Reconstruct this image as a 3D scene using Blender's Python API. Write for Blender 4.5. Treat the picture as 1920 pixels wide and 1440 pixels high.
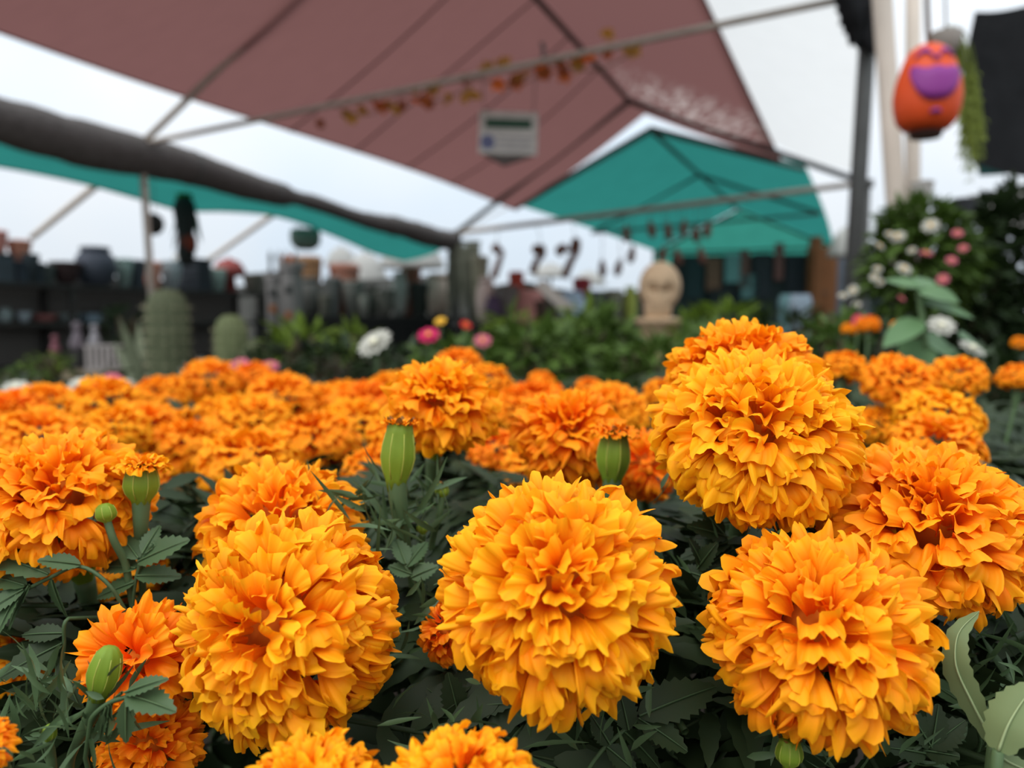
import bpy, math, random
import numpy as np
from mathutils import Vector, Matrix, Euler

random.seed(7)
RNG = np.random.default_rng(7)
S = bpy.context.scene
COL = S.collection
for o in list(bpy.data.objects):
    bpy.data.objects.remove(o)

# ------------------------------------------------------------------ camera
ZC = 0.52                      # phone held half a metre above the ground
F = 1478.0                     # focal length in pixels of the 1920 px frame
PITCH = math.atan(120 / F)     # looking slightly down: horizon on row 600
cam_d = bpy.data.cameras.new('camera')
cam = bpy.data.objects.new('camera', cam_d)
COL.objects.link(cam)
cam.location = (0, 0, ZC)
cam.rotation_euler = (math.pi / 2 - PITCH, 0, 0)
cam_d.sensor_width = 36.0
cam_d.lens = 36.0 * F / 1920
cam_d.clip_start = 0.01
cam_d.clip_end = 200
cam_d.dof.use_dof = True
cam_d.dof.focus_distance = 0.288
cam_d.dof.aperture_fstop = 7.4
S.camera = cam

# ------------------------------------------------------------------ overcast sky, soft sun, exposure
S.view_settings.view_transform = 'Standard'
S.view_settings.look = 'None'
S.view_settings.gamma = 1.0
S.view_settings.exposure = 0.0
S.view_settings.use_curve_mapping = False

W = bpy.data.worlds.new('overcast_sky')
S.world = W
W.use_nodes = True
nt = W.node_tree
nt.nodes.clear()
n_out = nt.nodes.new('ShaderNodeOutputWorld')
n_bg = nt.nodes.new('ShaderNodeBackground')
n_tc = nt.nodes.new('ShaderNodeTexCoord')
n_sep = nt.nodes.new('ShaderNodeSeparateXYZ')
n_ramp = nt.nodes.new('ShaderNodeMapRange')       # overcast: zenith brighter than the horizon
n_ramp.inputs['From Min'].default_value = 0.0
n_ramp.inputs['From Max'].default_value = 1.0
n_ramp.inputs['To Min'].default_value = 0.80
n_ramp.inputs['To Max'].default_value = 1.85
n_noise = nt.nodes.new('ShaderNodeTexNoise')
n_noise.inputs['Scale'].default_value = 2.2
n_noise.inputs['Detail'].default_value = 4
n_mix = nt.nodes.new('ShaderNodeMix')
n_mix.data_type = 'RGBA'
n_mix.inputs['A'].default_value = (0.80, 0.93, 1.06, 1)
n_mix.inputs['B'].default_value = (1.0, 1.03, 1.06, 1)
nt.links.new(n_tc.outputs['Generated'], n_sep.inputs[0])
nt.links.new(n_sep.outputs['Z'], n_ramp.inputs['Value'])
nt.links.new(n_tc.outputs['Generated'], n_noise.inputs['Vector'])
n_rng = nt.nodes.new('ShaderNodeMapRange')
n_rng.inputs['From Min'].default_value = 0.35
n_rng.inputs['From Max'].default_value = 0.65
nt.links.new(n_noise.outputs['Fac'], n_rng.inputs['Value'])
nt.links.new(n_rng.outputs['Result'], n_mix.inputs['Factor'])
nt.links.new(n_mix.outputs['Result'], n_bg.inputs['Color'])
nt.links.new(n_ramp.outputs['Result'], n_bg.inputs['Strength'])
nt.links.new(n_bg.outputs[0], n_out.inputs['Surface'])

sun_d = bpy.data.lights.new('hazy_sun', 'SUN')
sun_d.energy = 1.7
sun_d.angle = math.radians(50)
sun_d.color = (1.0, 0.97, 0.92)
sun = bpy.data.objects.new('hazy_sun', sun_d)
COL.objects.link(sun)
sun.location = (-2, -2, 5)
sun.rotation_euler = Vector((0.42, 0.50, -1.0)).to_track_quat('-Z', 'Y').to_euler()

# ------------------------------------------------------------------ helpers
CAMM = Matrix.Translation((0, 0, ZC)) @ Euler((math.pi / 2 - PITCH, 0, 0)).to_matrix().to_4x4()
CAMI = CAMM.inverted()


def P(px, py, d):
    """world point seen at pixel (px, py) of the photograph, d metres ahead of the lens"""
    return CAMM @ Vector(((px - 960) / F * d, (720 - py) / F * d, -d))


def proj(p):
    c = CAMI @ Vector(p)
    d = max(1e-4, -c.z)
    return 960 + F * c.x / d, 720 - F * c.y / d, d


def lin(r, g, b):
    f = lambda c: (c / 255 / 12.92) if c / 255 <= 0.04045 else ((c / 255 + 0.055) / 1.055) ** 2.4
    return (f(r), f(g), f(b))


MATS = {}


def mat(name, col, rough=0.7, var=0.25, scale=12.0, trans=0.0, bump=0.0, metallic=0.0, spec=0.3, stretch=None):
    """procedural surface: colour mottled by noise, optional light passing through"""
    if name in MATS:
        return MATS[name]
    m = bpy.data.materials.new(name)
    m.use_nodes = True
    t = m.node_tree
    b = t.nodes['Principled BSDF']
    out = t.nodes['Material Output']
    b.inputs['Roughness'].default_value = rough
    b.inputs['Metallic'].default_value = metallic
    b.inputs['Specular IOR Level'].default_value = spec
    tc = t.nodes.new('ShaderNodeTexCoord')
    nz = t.nodes.new('ShaderNodeTexNoise')
    nz.inputs['Scale'].default_value = scale
    nz.inputs['Detail'].default_value = 5
    src = tc.outputs['Object']
    if stretch:
        mp = t.nodes.new('ShaderNodeMapping')
        mp.inputs['Scale'].default_value = stretch
        t.links.new(src, mp.inputs['Vector'])
        src = mp.outputs[0]
    t.links.new(src, nz.inputs['Vector'])
    mx = t.nodes.new('ShaderNodeMix')
    mx.data_type = 'RGBA'
    mx.inputs['A'].default_value = tuple(c * (1 - var) for c in col) + (1,)
    mx.inputs['B'].default_value = tuple(min(1, c * (1 + var)) for c in col) + (1,)
    t.links.new(nz.outputs['Fac'], mx.inputs['Factor'])
    t.links.new(mx.outputs['Result'], b.inputs['Base Color'])
    if bump:
        bp = t.nodes.new('ShaderNodeBump')
        bp.inputs['Strength'].default_value = bump
        bp.inputs['Distance'].default_value = 0.01
        t.links.new(nz.outputs['Fac'], bp.inputs['Height'])
        t.links.new(bp.outputs[0], b.inputs['Normal'])
    if trans:
        tr = t.nodes.new('ShaderNodeBsdfTranslucent')
        t.links.new(mx.outputs['Result'], tr.inputs['Color'])
        ms = t.nodes.new('ShaderNodeMixShader')
        ms.inputs[0].default_value = trans
        t.links.new(b.outputs[0], ms.inputs[1])
        t.links.new(tr.outputs[0], ms.inputs[2])
        t.links.new(ms.outputs[0], out.inputs['Surface'])
    MATS[name] = m
    return m


def cmat(rgb, rough=0.75, gain=1.0, **k):
    """material for a thing whose photographed colour is rgb (0-255)"""
    nm = 'paint_%d_%d_%d_%d' % (*rgb, int(gain * 100))
    c = tuple(min(0.9, v * gain) for v in lin(*rgb))
    return mat(nm, c, rough, **k)


def tag(o, label=None, cat=None, group=None, kind=None):
    if label:
        o['label'] = label
    if cat:
        o['category'] = cat
    if group:
        o['group'] = group
    if kind:
        o['kind'] = kind
    return o


def empty(name, loc, label=None, cat=None, group=None):
    o = bpy.data.objects.new(name, None)
    COL.objects.link(o)
    o.location = loc
    o.empty_display_size = 0.02
    return tag(o, label, cat, group)


class MB:
    """collects shapes given in world space; build() links them as ONE mesh object"""

    def __init__(s):
        s.v, s.f, s.mi = [], [], []
        s.cur = 0

    def add(s, vs, fs):
        n = len(s.v)
        s.v.extend([tuple(p) for p in vs])
        s.f.extend([tuple(i + n for i in f) for f in fs])
        s.mi.extend([s.cur] * len(fs))
        return s

    def box(s, c, size, rot=None):
        c = Vector(c)
        M = rot.to_matrix() if isinstance(rot, Euler) else (rot or Matrix.Identity(3))
        x, y, z = (q / 2 for q in size)
        vs = [c + M @ Vector((a * x, b * y, e * z)) for a in (-1, 1) for b in (-1, 1) for e in (-1, 1)]
        return s.add(vs, [(0, 1, 3, 2), (4, 6, 7, 5), (0, 4, 5, 1), (2, 3, 7, 6), (0, 2, 6, 4), (1, 5, 7, 3)])

    def tube(s, pts, rad, n=8, cap=True):
        pts = [Vector(p) for p in pts]
        if not hasattr(rad, '__len__'):
            rad = [rad] * len(pts)
        vs, fs = [], []
        up = None
        for i, p in enumerate(pts):
            t = (pts[min(i + 1, len(pts) - 1)] - pts[max(i - 1, 0)])
            t = t.normalized() if t.length > 1e-9 else Vector((0, 0, 1))
            if up is None:
                up = t.orthogonal().normalized()
            up = (up - t * up.dot(t)).normalized()
            w = t.cross(up)
            for k in range(n):
                a = 2 * math.pi * k / n
                vs.append(p + (up * math.cos(a) + w * math.sin(a)) * rad[i])
        for i in range(len(pts) - 1):
            for k in range(n):
                a, b = i * n + k, i * n + (k + 1) % n
                fs.append((a, b, b + n, a + n))
        if cap:
            fs.append(tuple(range(n - 1, -1, -1)))
            m = (len(pts) - 1) * n
            fs.append(tuple(range(m, m + n)))
        return s.add(vs, fs)

    def lathe(s, c, prof, n=20, M=None, ribs=0, ribamp=0.0):
        """prof: (radius, height) pairs about the axis through c"""
        c = Vector(c)
        M = M or Matrix.Identity(3)
        vs, fs = [], []
        for r, h in prof:
            for k in range(n):
                a = 2 * math.pi * k / n
                q = r * (1 + (ribamp * math.cos(ribs * a) if ribs else 0))
                vs.append(c + M @ Vector((q * math.cos(a), q * math.sin(a), h)))
        for i in range(len(prof) - 1):
            for k in range(n):
                a, b = i * n + k, i * n + (k + 1) % n
                fs.append((a, b, b + n, a + n))
        fs.append(tuple(range(n - 1, -1, -1)))
        m = (len(prof) - 1) * n
        fs.append(tuple(range(m, m + n)))
        return s.add(vs, fs)

    def grid(s, fn, nu, nv):
        vs = [fn(i / nu, j / nv) for j in range(nv + 1) for i in range(nu + 1)]
        w = nu + 1
        fs = [(j * w + i, j * w + i + 1, (j + 1) * w + i + 1, (j + 1) * w + i) for j in range(nv) for i in range(nu)]
        return s.add(vs, fs)

    def ball(s, c, r, nu=14, nv=9, fn=None):
        c = Vector(c)
        if not hasattr(r, '__len__'):
            r = (r, r, r)
        vs, fs = [], []
        for j in range(nv + 1):
            th = math.pi * j / nv
            for i in range(nu):
                ph = 2 * math.pi * i / nu
                d = Vector((math.sin(th) * math.cos(ph), math.sin(th) * math.sin(ph), math.cos(th)))
                q = fn(d) if fn else 1
                vs.append(c + Vector((d.x * r[0], d.y * r[1], d.z * r[2])) * q)
        for j in range(nv):
            for i in range(nu):
                a, b = j * nu + i, j * nu + (i + 1) % nu
                fs.append((a, a + nu, b + nu, b))
        return s.add(vs, fs)

    def leaf(s, base, tip, up, width, fold=0.15, droop=0.15, n=5, serr=0.0):
        base, tip, up = Vector(base), Vector(tip), Vector(up)
        t = tip - base
        L = t.length
        t.normalize()
        w = t.cross(up)
        w = w.normalized() if w.length > 1e-6 else t.orthogonal().normalized()
        u = w.cross(t)
        vs, fs = [], []
        for i in range(n + 1):
            v = i / n
            c = base + t * L * v - u * droop * L * v * v
            hw = width * 0.5 * (math.sin(math.pi * min(1, v ** 0.8 * 0.97 + 0.03)) ** 0.8)
            if i in (0, n):
                hw = width * 0.03
            sg = serr * L if (serr and 0 < i < n) else 0
            vs += [c - w * hw + u * fold * hw + t * sg, c, c + w * hw + u * fold * hw + t * sg]
        for i in range(n):
            a = i * 3
            fs += [(a, a + 1, a + 4, a + 3), (a + 1, a + 2, a + 5, a + 4)]
        return s.add(vs, fs)

    def build(s, name, m, parent=None, smooth=False, origin=None):
        base = Vector(parent.location) if parent else (Vector(origin) if origin is not None else Vector((0, 0, 0)))
        if parent is not None and parent.parent is not None:
            base = Vector(parent.parent.location) + Vector(parent.location)
        me = bpy.data.meshes.new(name)
        me.from_pydata([(p[0] - base.x, p[1] - base.y, p[2] - base.z) for p in s.v], [], s.f)
        for q in (m if isinstance(m, (list, tuple)) else [m]):
            me.materials.append(q)
        if any(s.mi):
            me.polygons.foreach_set('material_index', s.mi)
        if smooth:
            me.polygons.foreach_set('use_smooth', [True] * len(me.polygons))
        me.update()
        o = bpy.data.objects.new(name, me)
        COL.objects.link(o)
        if parent:
            o.parent = parent
        elif origin is not None:
            o.location = base
        return o


def bez(pts, n=16):
    """smooth curve through the points, without overshoot where their spacing is uneven"""
    p = [Vector(q) for q in pts]
    k = len(p)
    tan = []
    for i in range(k):
        t = p[min(i + 1, k - 1)] - p[max(i - 1, 0)]
        if 0 < i < k - 1:
            t = (p[i + 1] - p[i]).normalized() + (p[i] - p[i - 1]).normalized()
        tan.append(t.normalized() if t.length > 1e-9 else Vector((0, 0, 1)))
    out = []
    for i in range(k - 1):
        L = (p[i + 1] - p[i]).length * 0.9
        for j in range(n):
            t = j / n
            t2, t3 = t * t, t ** 3
            out.append(p[i] * (2 * t3 - 3 * t2 + 1) + tan[i] * L * (t3 - 2 * t2 + t) + p[i + 1] * (-2 * t3 + 3 * t2) + tan[i + 1] * L * (t3 - t2))
    out.append(p[-1])
    return out


def on_line(px, A, d):
    """plan point where the column px crosses the line A + s*d (x, y in metres)"""
    k = (px - 960) / F
    # camera depth ~ y (pitch small)
    s = (k * A[1] - A[0]) / (d[0] - k * d[1])
    return A[0] + d[0] * s, A[1] + d[1] * s


def zpix(py, y):
    """height above the camera plane of pixel row py at distance y"""
    a = math.atan((720 - py) / F) - PITCH
    return ZC + y * math.tan(a)


AX = (0.403, 0.915)      # the shade house runs off to the right
BX = (0.915, -0.403)     # and across it

# ------------------------------------------------------------------ the ground
m_ground = mat('packed_earth', (0.075, 0.058, 0.042), 0.95, 0.5, 3.0, bump=0.6)
g = MB()
g.grid(lambda u, v: (-30 + 60 * u, -6 + 60 * v, 0.012 * math.sin(9 * u * v + 4 * u) - 0.012), 40, 40)
tag(g.build('ground', m_ground), 'dark packed earth under the flower beds and stalls', 'ground', kind='structure')

# ------------------------------------------------------------------ shade house: poles, rafters, cloth
m_steel = mat('weathered_pole', lin(172, 160, 148), 0.6, 0.25, 9, metallic=0.0)
m_iron = mat('dark_pole', lin(84, 84, 82), 0.7, 0.3, 9)
m_cream = mat('cream_pole', lin(205, 192, 178), 0.7, 0.15, 6)
m_maroon = mat('maroon_shade_cloth', (0.18, 0.083, 0.077), 0.9, 0.10, 5.0, trans=0.62, spec=0.05, stretch=(1, 6, 1))
m_teal = mat('teal_shade_cloth', (0.024, 0.185, 0.158), 0.9, 0.12, 4.0, trans=0.62, spec=0.05)
m_black = mat('black_shade_cloth', (0.035, 0.036, 0.038), 0.95, 0.35, 10.0, trans=0.25, spec=0.05)
m_roll = mat('rolled_grey_cloth', (0.115, 0.105, 0.10), 0.95, 0.55, 14.0, spec=0.05, stretch=(1, 1, 5), bump=0.5)
m_film = mat('white_plastic_film', (0.66, 0.655, 0.64), 0.5, 0.04, 6.0, trans=0.75)
m_worn = mat('worn_bleached_cloth', (0.42, 0.36, 0.33), 0.9, 0.55, 60.0, trans=0.6, stretch=(8, 1, 1))



def worn_cloth(name, col, pale):
    """maroon cloth with a patch of pale, frayed threads (placed where the wear is)"""
    m = bpy.data.materials.new(name)
    m.use_nodes = True
    t = m.node_tree
    b = t.nodes['Principled BSDF']
    b.inputs['Roughness'].default_value = 0.9
    b.inputs['Specular IOR Level'].default_value = 0.05
    tc = t.nodes.new('ShaderNodeTexCoord')
    ds = t.nodes.new('ShaderNodeVectorMath')
    ds.operation = 'DISTANCE'
    ds.label = 'patch_centre'
    t.links.new(tc.outputs['Object'], ds.inputs[0])
    fall = t.nodes.new('ShaderNodeMapRange')
    fall.inputs['From Min'].default_value = 0.35
    fall.inputs['From Max'].default_value = 1.25
    fall.inputs['To Min'].default_value = 1.0
    fall.inputs['To Max'].default_value = 0.0
    t.links.new(ds.outputs['Value'], fall.inputs['Value'])
    mp = t.nodes.new('ShaderNodeMapping')
    mp.inputs['Rotation'].default_value = (0, 0, math.radians(24))
    mp.inputs['Scale'].default_value = (16, 2.2, 16)
    t.links.new(tc.outputs['Object'], mp.inputs['Vector'])
    nz = t.nodes.new('ShaderNodeTexNoise')
    nz.inputs['Scale'].default_value = 1.0
    nz.inputs['Detail'].default_value = 3
    t.links.new(mp.outputs[0], nz.inputs['Vector'])
    th = t.nodes.new('ShaderNodeMapRange')
    th.inputs['From Min'].default_value = 0.45
    th.inputs['From Max'].default_value = 0.68
    t.links.new(nz.outputs['Fac'], th.inputs['Value'])
    mu = t.nodes.new('ShaderNodeMath')
    mu.operation = 'MULTIPLY'
    t.links.new(fall.outputs[0], mu.inputs[0])
    t.links.new(th.outputs[0], mu.inputs[1])
    mx = t.nodes.new('ShaderNodeMix')
    mx.data_type = 'RGBA'
    mx.inputs['A'].default_value = col + (1,)
    mx.inputs['B'].default_value = pale + (1,)
    t.links.new(mu.outputs[0], mx.inputs['Factor'])
    t.links.new(mx.outputs['Result'], b.inputs['Base Color'])
    tr = t.nodes.new('ShaderNodeBsdfTranslucent')
    t.links.new(mx.outputs['Result'], tr.inputs['Color'])
    ms = t.nodes.new('ShaderNodeMixShader')
    ms.inputs[0].default_value = 0.62
    t.links.new(b.outputs[0], ms.inputs[1])
    t.links.new(tr.outputs[0], ms.inputs[2])
    t.links.new(ms.outputs[0], t.nodes['Material Output'].inputs['Surface'])
    return m


m_wornp = worn_cloth('worn_maroon_cloth', (0.18, 0.083, 0.077), (0.55, 0.46, 0.42))

L1 = P(265, 270, 6.05)
L2 = P(855, 437, 10.76)
R2 = P(1622, 343, 8.73)
R1 = P(1632, -12, 4.02)
AB = P(1180, 190, 9.74)
AF = P(790, -240, 5.03)


def post(name, top, r, m, label, lean=(0, 0)):
    top = Vector(top)
    t = empty(name, (top.x + lean[0], top.y + lean[1], 0), label, 'pole')
    b = MB()
    b.tube([(top.x + lean[0], top.y + lean[1], 0), (top.x, top.y, top.z)], r, 10)
    b.build('shaft', m, t, True)
    c = MB()
    c.tube([(top.x, top.y, top.z - 0.05), (top.x, top.y, top.z + 0.03)], r * 1.5, 10)
    c.build('bracket', m_iron, t, True)
    return t


post('support_pole', L1, 0.028, m_steel, 'slim weathered support pole beside the tall grey-green cactus', (0.05, 0.02))
post('support_pole', L2, 0.05, m_iron, 'distant dark support pole under the far corner of the maroon canopy')
post('support_pole', R1, 0.042, m_iron, 'near dark upright pole with black cloth bunched around its top', (-0.04, 0.05))
post('support_pole', R2, 0.06, m_iron, 'dark upright pole at the right rear corner of the maroon canopy')


def pipe(name, a, b, r, m, label, sag=0.0, cat='pipe'):
    a, b = Vector(a), Vector(b)
    q = MB()
    q.tube([a.lerp(b, k / 8) - Vector((0, 0, sag * 4 * (k / 8) * (1 - k / 8))) for k in range(9)], r, 8)
    return tag(q.build(name, m, None, True, origin=a), label, cat)


pipe('cross_pole', L1, R1 + Vector((0, 0, 0.0)), 0.021, m_steel, 'long front cross pole carrying the autumn leaf garland')
pipe('cross_pole', L2, R2, 0.034, m_steel, 'rear cross pole with the row of brown gourds hanging from it')
pipe('rafter', L1, AF, 0.026, m_steel, 'front rafter rising from the left pole to the ridge')
pipe('rafter', R1, AF, 0.026, m_steel, 'front rafter on the right, rising out of the picture')
pipe('rafter', L2, AB, 0.036, m_iron, 'rear rafter rising from the far left corner to the peak')
pipe('rafter', R2, AB, 0.036, m_iron, 'rear rafter descending from the peak to the dark right post')
pipe('ridge_pole', AF, AB, 0.028, m_iron, 'ridge pole running along under the maroon canopy peak')
pipe('eaves_pole', L1 - (L2 - L1) * 0.5 - Vector((0.03, 0, 0.1)), L2 - Vector((0.03, 0, 0.1)), 0.02, m_iron, 'eaves pole along the left side under the grey rolled cloth')
pipe('eaves_pole', R1, R2, 0.02, m_steel, 'eaves pole along the right side of the maroon canopy')

# maroon shade cloth: left slope and right slope, draped on the frame, open below the edges
EXT = (L2 - L1) * 0.15
AFF = AF - (AB - AF) * 0.45
L1F = L1 - (L2 - L1) * 0.45
R1F = R1 - (R2 - R1) * 0.45


def lerp(a, b, t):
    return a + (b - a) * t


can = empty('shade_canopy', (AF.x, AF.y, 0), 'large maroon shade cloth canopy stretched over the pole frame', 'canopy')


def left_slope(u, v):
    # u along ridge from behind the front gable to past the rear gable, v from ridge down towards the eaves
    e = lerp(L1F, L2 + EXT, u)
    r = lerp(AFF, AB + EXT * 1.0, u)
    vmax = 0.835 - 0.075 * u + 0.012 * math.sin(7 * u)
    p = lerp(r, e, v * vmax)
    return p + Vector((0, 0, 0.05 - 0.10 * math.sin(math.pi * v) * math.sin(math.pi * (u * 1.9 % 1))))


def right_slope(u, v):
    e = lerp(R1F, R2 + EXT, u)
    r = lerp(AFF, AB + EXT * 1.0, u)
    p = lerp(r, e, v * (0.60 + 0.045 * u))
    return p + Vector((0, 0, 0.05 - 0.06 * math.sin(math.pi * v) * math.sin(math.pi * (u * 1.9 % 1))))


q = MB()
q.grid(left_slope, 48, 16)
q.build('cloth_panel', m_maroon, can, True)
q = MB()
q.grid(right_slope, 48, 12)
q.build('cloth_panel', m_wornp, can, True)
# bleached, worn threads in the cloth of the right slope
WP = right_slope(0.83, 0.50) - Vector(can.location)
tw_ = m_wornp.node_tree
for n_ in tw_.nodes:
    if n_.label == 'patch_centre':
        n_.inputs[1].default_value = WP
# stitched seams across the left slope
for u0 in (0.42, 0.53, 0.64, 0.76):
    q = MB()
    q.tube([left_slope(u0, k / 14) + Vector((0, 0, -0.012)) for k in range(15)], 0.008, 5)
    q.build('seam', mat('maroon_seam', (0.10, 0.045, 0.042), 0.9, 0.2, 20), can, True)
# hem cords
q = MB()
q.tube([left_slope(k / 40, 1.0) for k in range(41)], 0.008, 5)
q.build('hem_cord', mat('maroon_seam', (0.10, 0.045, 0.042)), can, True)
q = MB()
q.tube([right_slope(k / 40, 1.0) for k in range(41)], 0.008, 5)
q.build('hem_cord', mat('maroon_seam', (0.10, 0.045, 0.042)), can, True)

# white film over the right eaves
q = MB()
q.grid(lambda u, v: lerp(lerp(AFF, AB, u), lerp(R1F, R2, u), 0.60 + 0.40 * v) + Vector((0, 0, 0.10 - 0.05 * math.sin(math.pi * v))), 20, 6)
tag(q.build('plastic_film', m_film, None, True), 'white plastic film over the canopy\'s right eaves beside the dark pole', 'plastic sheet')

# rolled grey cloth along the left eaves
rc = MB()
pts, rad = [], []
rr = random.Random(11)
for k in range(61):
    t = -0.5 + 1.5 * k / 60
    p = L1 + (L2 - L1) * t
    p = p + Vector((-0.03, 0.0, -0.105 + 0.02 * math.sin(5 * t + 1) + 0.012 * math.sin(19 * t)))
    pts.append(p)
    rad.append(0.105 + 0.03 * math.sin(6.5 * t + 2) + 0.014 * rr.random() + (0.02 if t < 0.35 else -0.01))
rc.tube(pts, rad, 14)
roll = tag(rc.build('rolled_cloth', m_roll, None, True, origin=(L1.x, L1.y, L1.z)), 'dark grey cloth rolled up along the left eaves above the teal awning', 'rolled cloth')
for t in (0.12, 0.3, 0.5, 0.72, 0.9):
    k = int((t + 0.5) / 1.5 * 60)
    b = MB()
    b.tube([pts[k] - (L2 - L1).normalized() * 0.012, pts[k] + (L2 - L1).normalized() * 0.012], rad[k] + 0.006, 14)
    b.build('tie_band', m_iron, roll, True)

# teal awning beyond the left eaves
OFF = 1.5
edge = [(-120, 296, 6.05), (0, 312, 6.55), (150, 342, 7.2), (270, 375, 7.87), (340, 394, 8.4), (420, 396, 8.9), (500, 402, 9.5), (560, 417, 10.1), (640, 448, 10.9), (700, 474, 11.6), (760, 490, 12.4)]
low = bez([P(*e) for e in edge], 5)


def awning(u, v):
    k = u * (len(low) - 1)
    i = min(int(k), len(low) - 2)
    a = lerp(low[i], low[i + 1], k - i)
    b = lerp(L1 - (L2 - L1) * 0.5, L2 + (L2 - L1) * 0.05, u) + Vector((-0.1, 0.1, -0.06))
    return lerp(b, a, v) + Vector((0, 0, -0.05 * math.sin(math.pi * v)))


q = MB()
q.grid(awning, 40, 6)
aw = tag(q.build('teal_awning', m_teal, None, True), 'teal shade awning hanging below the grey rolled cloth on the left', 'awning')
q = MB()
q.tube(low, 0.012, 5)
q.build('hem_cord', m_iron, aw, True)
pipe('awning_brace', P(232, 306, 7.5), P(60, 445, 9.2), 0.035, m_cream, 'pale brace sloping down left from the teal awning to the pots')
pipe('awning_brace', P(538, 384, 9.7), P(385, 492, 12.0), 0.035, m_cream, 'pale brace under the teal awning between hanging plant and grey disc')

# teal canopy of the next bay
ap0 = Vector((1.81, 10.5, zpix(236, 10.5)))
ap1 = ap0 + Vector((AX[0], AX[1], 0)) * 8.2
l0 = Vector((0.05, 11.3, zpix(383, 11.3)))
l1 = l0 + Vector((AX[0], AX[1], 0)) * 8.2
r0 = Vector((3.55, 9.73, zpix(309, 9.73)))
r1 = r0 + Vector((AX[0], AX[1], 0)) * 8.2 + Vector((0.1, 0, -0.25))
tc_ = empty('teal_canopy', (ap0.x, ap0.y, 0), 'peaked teal shade canopy behind the maroon one', 'canopy')
for e0, e1 in ((l0, l1), (r0, r1)):
    q = MB()
    q.grid(lambda u, v: lerp(lerp(ap0, ap1, u), lerp(e0, e1, u), v) - Vector((0, 0, 0.09 * math.sin(math.pi * v) * abs(math.sin(math.pi * u * 2)) - 0.0)) + Vector((0.05 * math.sin(math.pi * u), 0, 0.0)), 24, 10)
    q.build('cloth_panel', m_teal, tc_, True)
q = MB()
q.grid(lambda u, v: lerp(lerp(l1, r1, u) + Vector((0, 0, (1 - abs(2 * u - 1)) * (ap1.z - l1.z))), lerp(l1, r1, u) - Vector((0, 0, 0.42 + 0.12 * math.sin(9 * u))), v), 24, 6)
q.build('end_curtain', mat('backlit_teal_cloth', (0.07, 0.42, 0.32), 0.9, 0.15, 3, trans=0.8, spec=0.05), tc_, True)  # paler colour puts the light coming through the end cloth into it
for s in (0.0, 0.42, 1.0):
    a, l, r = lerp(ap0, ap1, s), lerp(l0, l1, s), lerp(r0, r1, s)
    for w in (l, r):
        q = MB()
        q.tube([a - Vector((0, 0, 0.06)), w - Vector((0, 0, 0.06))], 0.028, 6)
        q.build('rafter', m_iron, tc_, True)
q = MB()
q.tube([ap0 - Vector((0, 0, 0.06)), ap1 - Vector((0, 0, 0.06))], 0.03, 6)
q.build('ridge_pole', m_iron, tc_, True)
for w, t_ in ((l0, L2), (r0, R2)):      # tied by ropes to the neighbouring poles
    q = MB()
    q.tube([w, t_], 0.008, 5)
    q.build('tie_rope', m_steel, tc_, True)
for w in (l1, r1):
    q = MB()
    q.tube([w, (w.x, w.y, 0)], 0.035, 8)
    q.build('support_pole', m_iron, tc_, True)
for s in (0.42, 1.0):
    q = MB()
    q.tube([lerp(l0, l1, s) - Vector((0, 0, 0.06)), lerp(r0, r1, s) - Vector((0, 0, 0.06))], 0.024, 6)
    q.build('tie_pole', m_iron, tc_, True)

# right-hand side: cream poles, overhead beam, dark netting
def slant(name, a, b, r, m, label):
    q = MB()
    q.tube([a, b], r, 12)
    return tag(q.build(name, m, None, True, origin=b), label, 'pole')


a = P(1652, -40, 2.9)
b = P(1708, 560, 3.05)
slant('cream_pole', a, (b.x + 0.03, b.y, 0), 0.036, m_cream, 'thick cream pole leaning beside the hanging orange pumpkin')
a = P(1712, -40, 3.25)
b = P(1724, 500, 3.3)
slant('cream_pole', a, (b.x, b.y, 0), 0.03, m_cream, 'cream pole passing behind the hanging orange pumpkin')
pipe('hanging_beam', P(1500, -160, 2.62), P(2250, -220, 2.62), 0.03, m_iron, 'overhead beam that carries the hanging pumpkin')

# black cloth bunched on the near right post
q = MB()
c0 = P(1612, 8, 3.98)
rr = random.Random(5)
q.ball(c0, (0.105, 0.09, 0.17), 22, 16, lambda d: 1 + 0.16 * math.sin(7 * d.x + 5 * d.z) + 0.12 * math.sin(11 * d.z + 9 * d.y) + 0.08 * rr.random())
q.ball(P(1640, 45, 3.95), (0.055, 0.055, 0.14), 16, 12, lambda d: 1 + 0.12 * math.sin(9 * d.x + 8 * d.z) + 0.08 * rr.random())
tag(q.build('bunched_cloth', m_black, None, True), 'black cloth bunched at the top of the dark pole', 'cloth')

# dark netting at right edge
def net(u, v):
    top = lerp(P(1828, 22, 3.6), P(2150, -70, 3.2), u)
    bot = lerp(P(1818, 308, 4.2), P(2150, 330, 3.5), u)
    p = lerp(top, bot, v)
    p.x -= 0.10 * math.sin(math.pi * v) * (1 - u) * -0.35
    return p + Vector((0, 0.12 * math.sin(math.pi * v) + 0.03 * math.sin(8 * u + 5 * v), -0.04 * math.sin(math.pi * u)))


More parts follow.
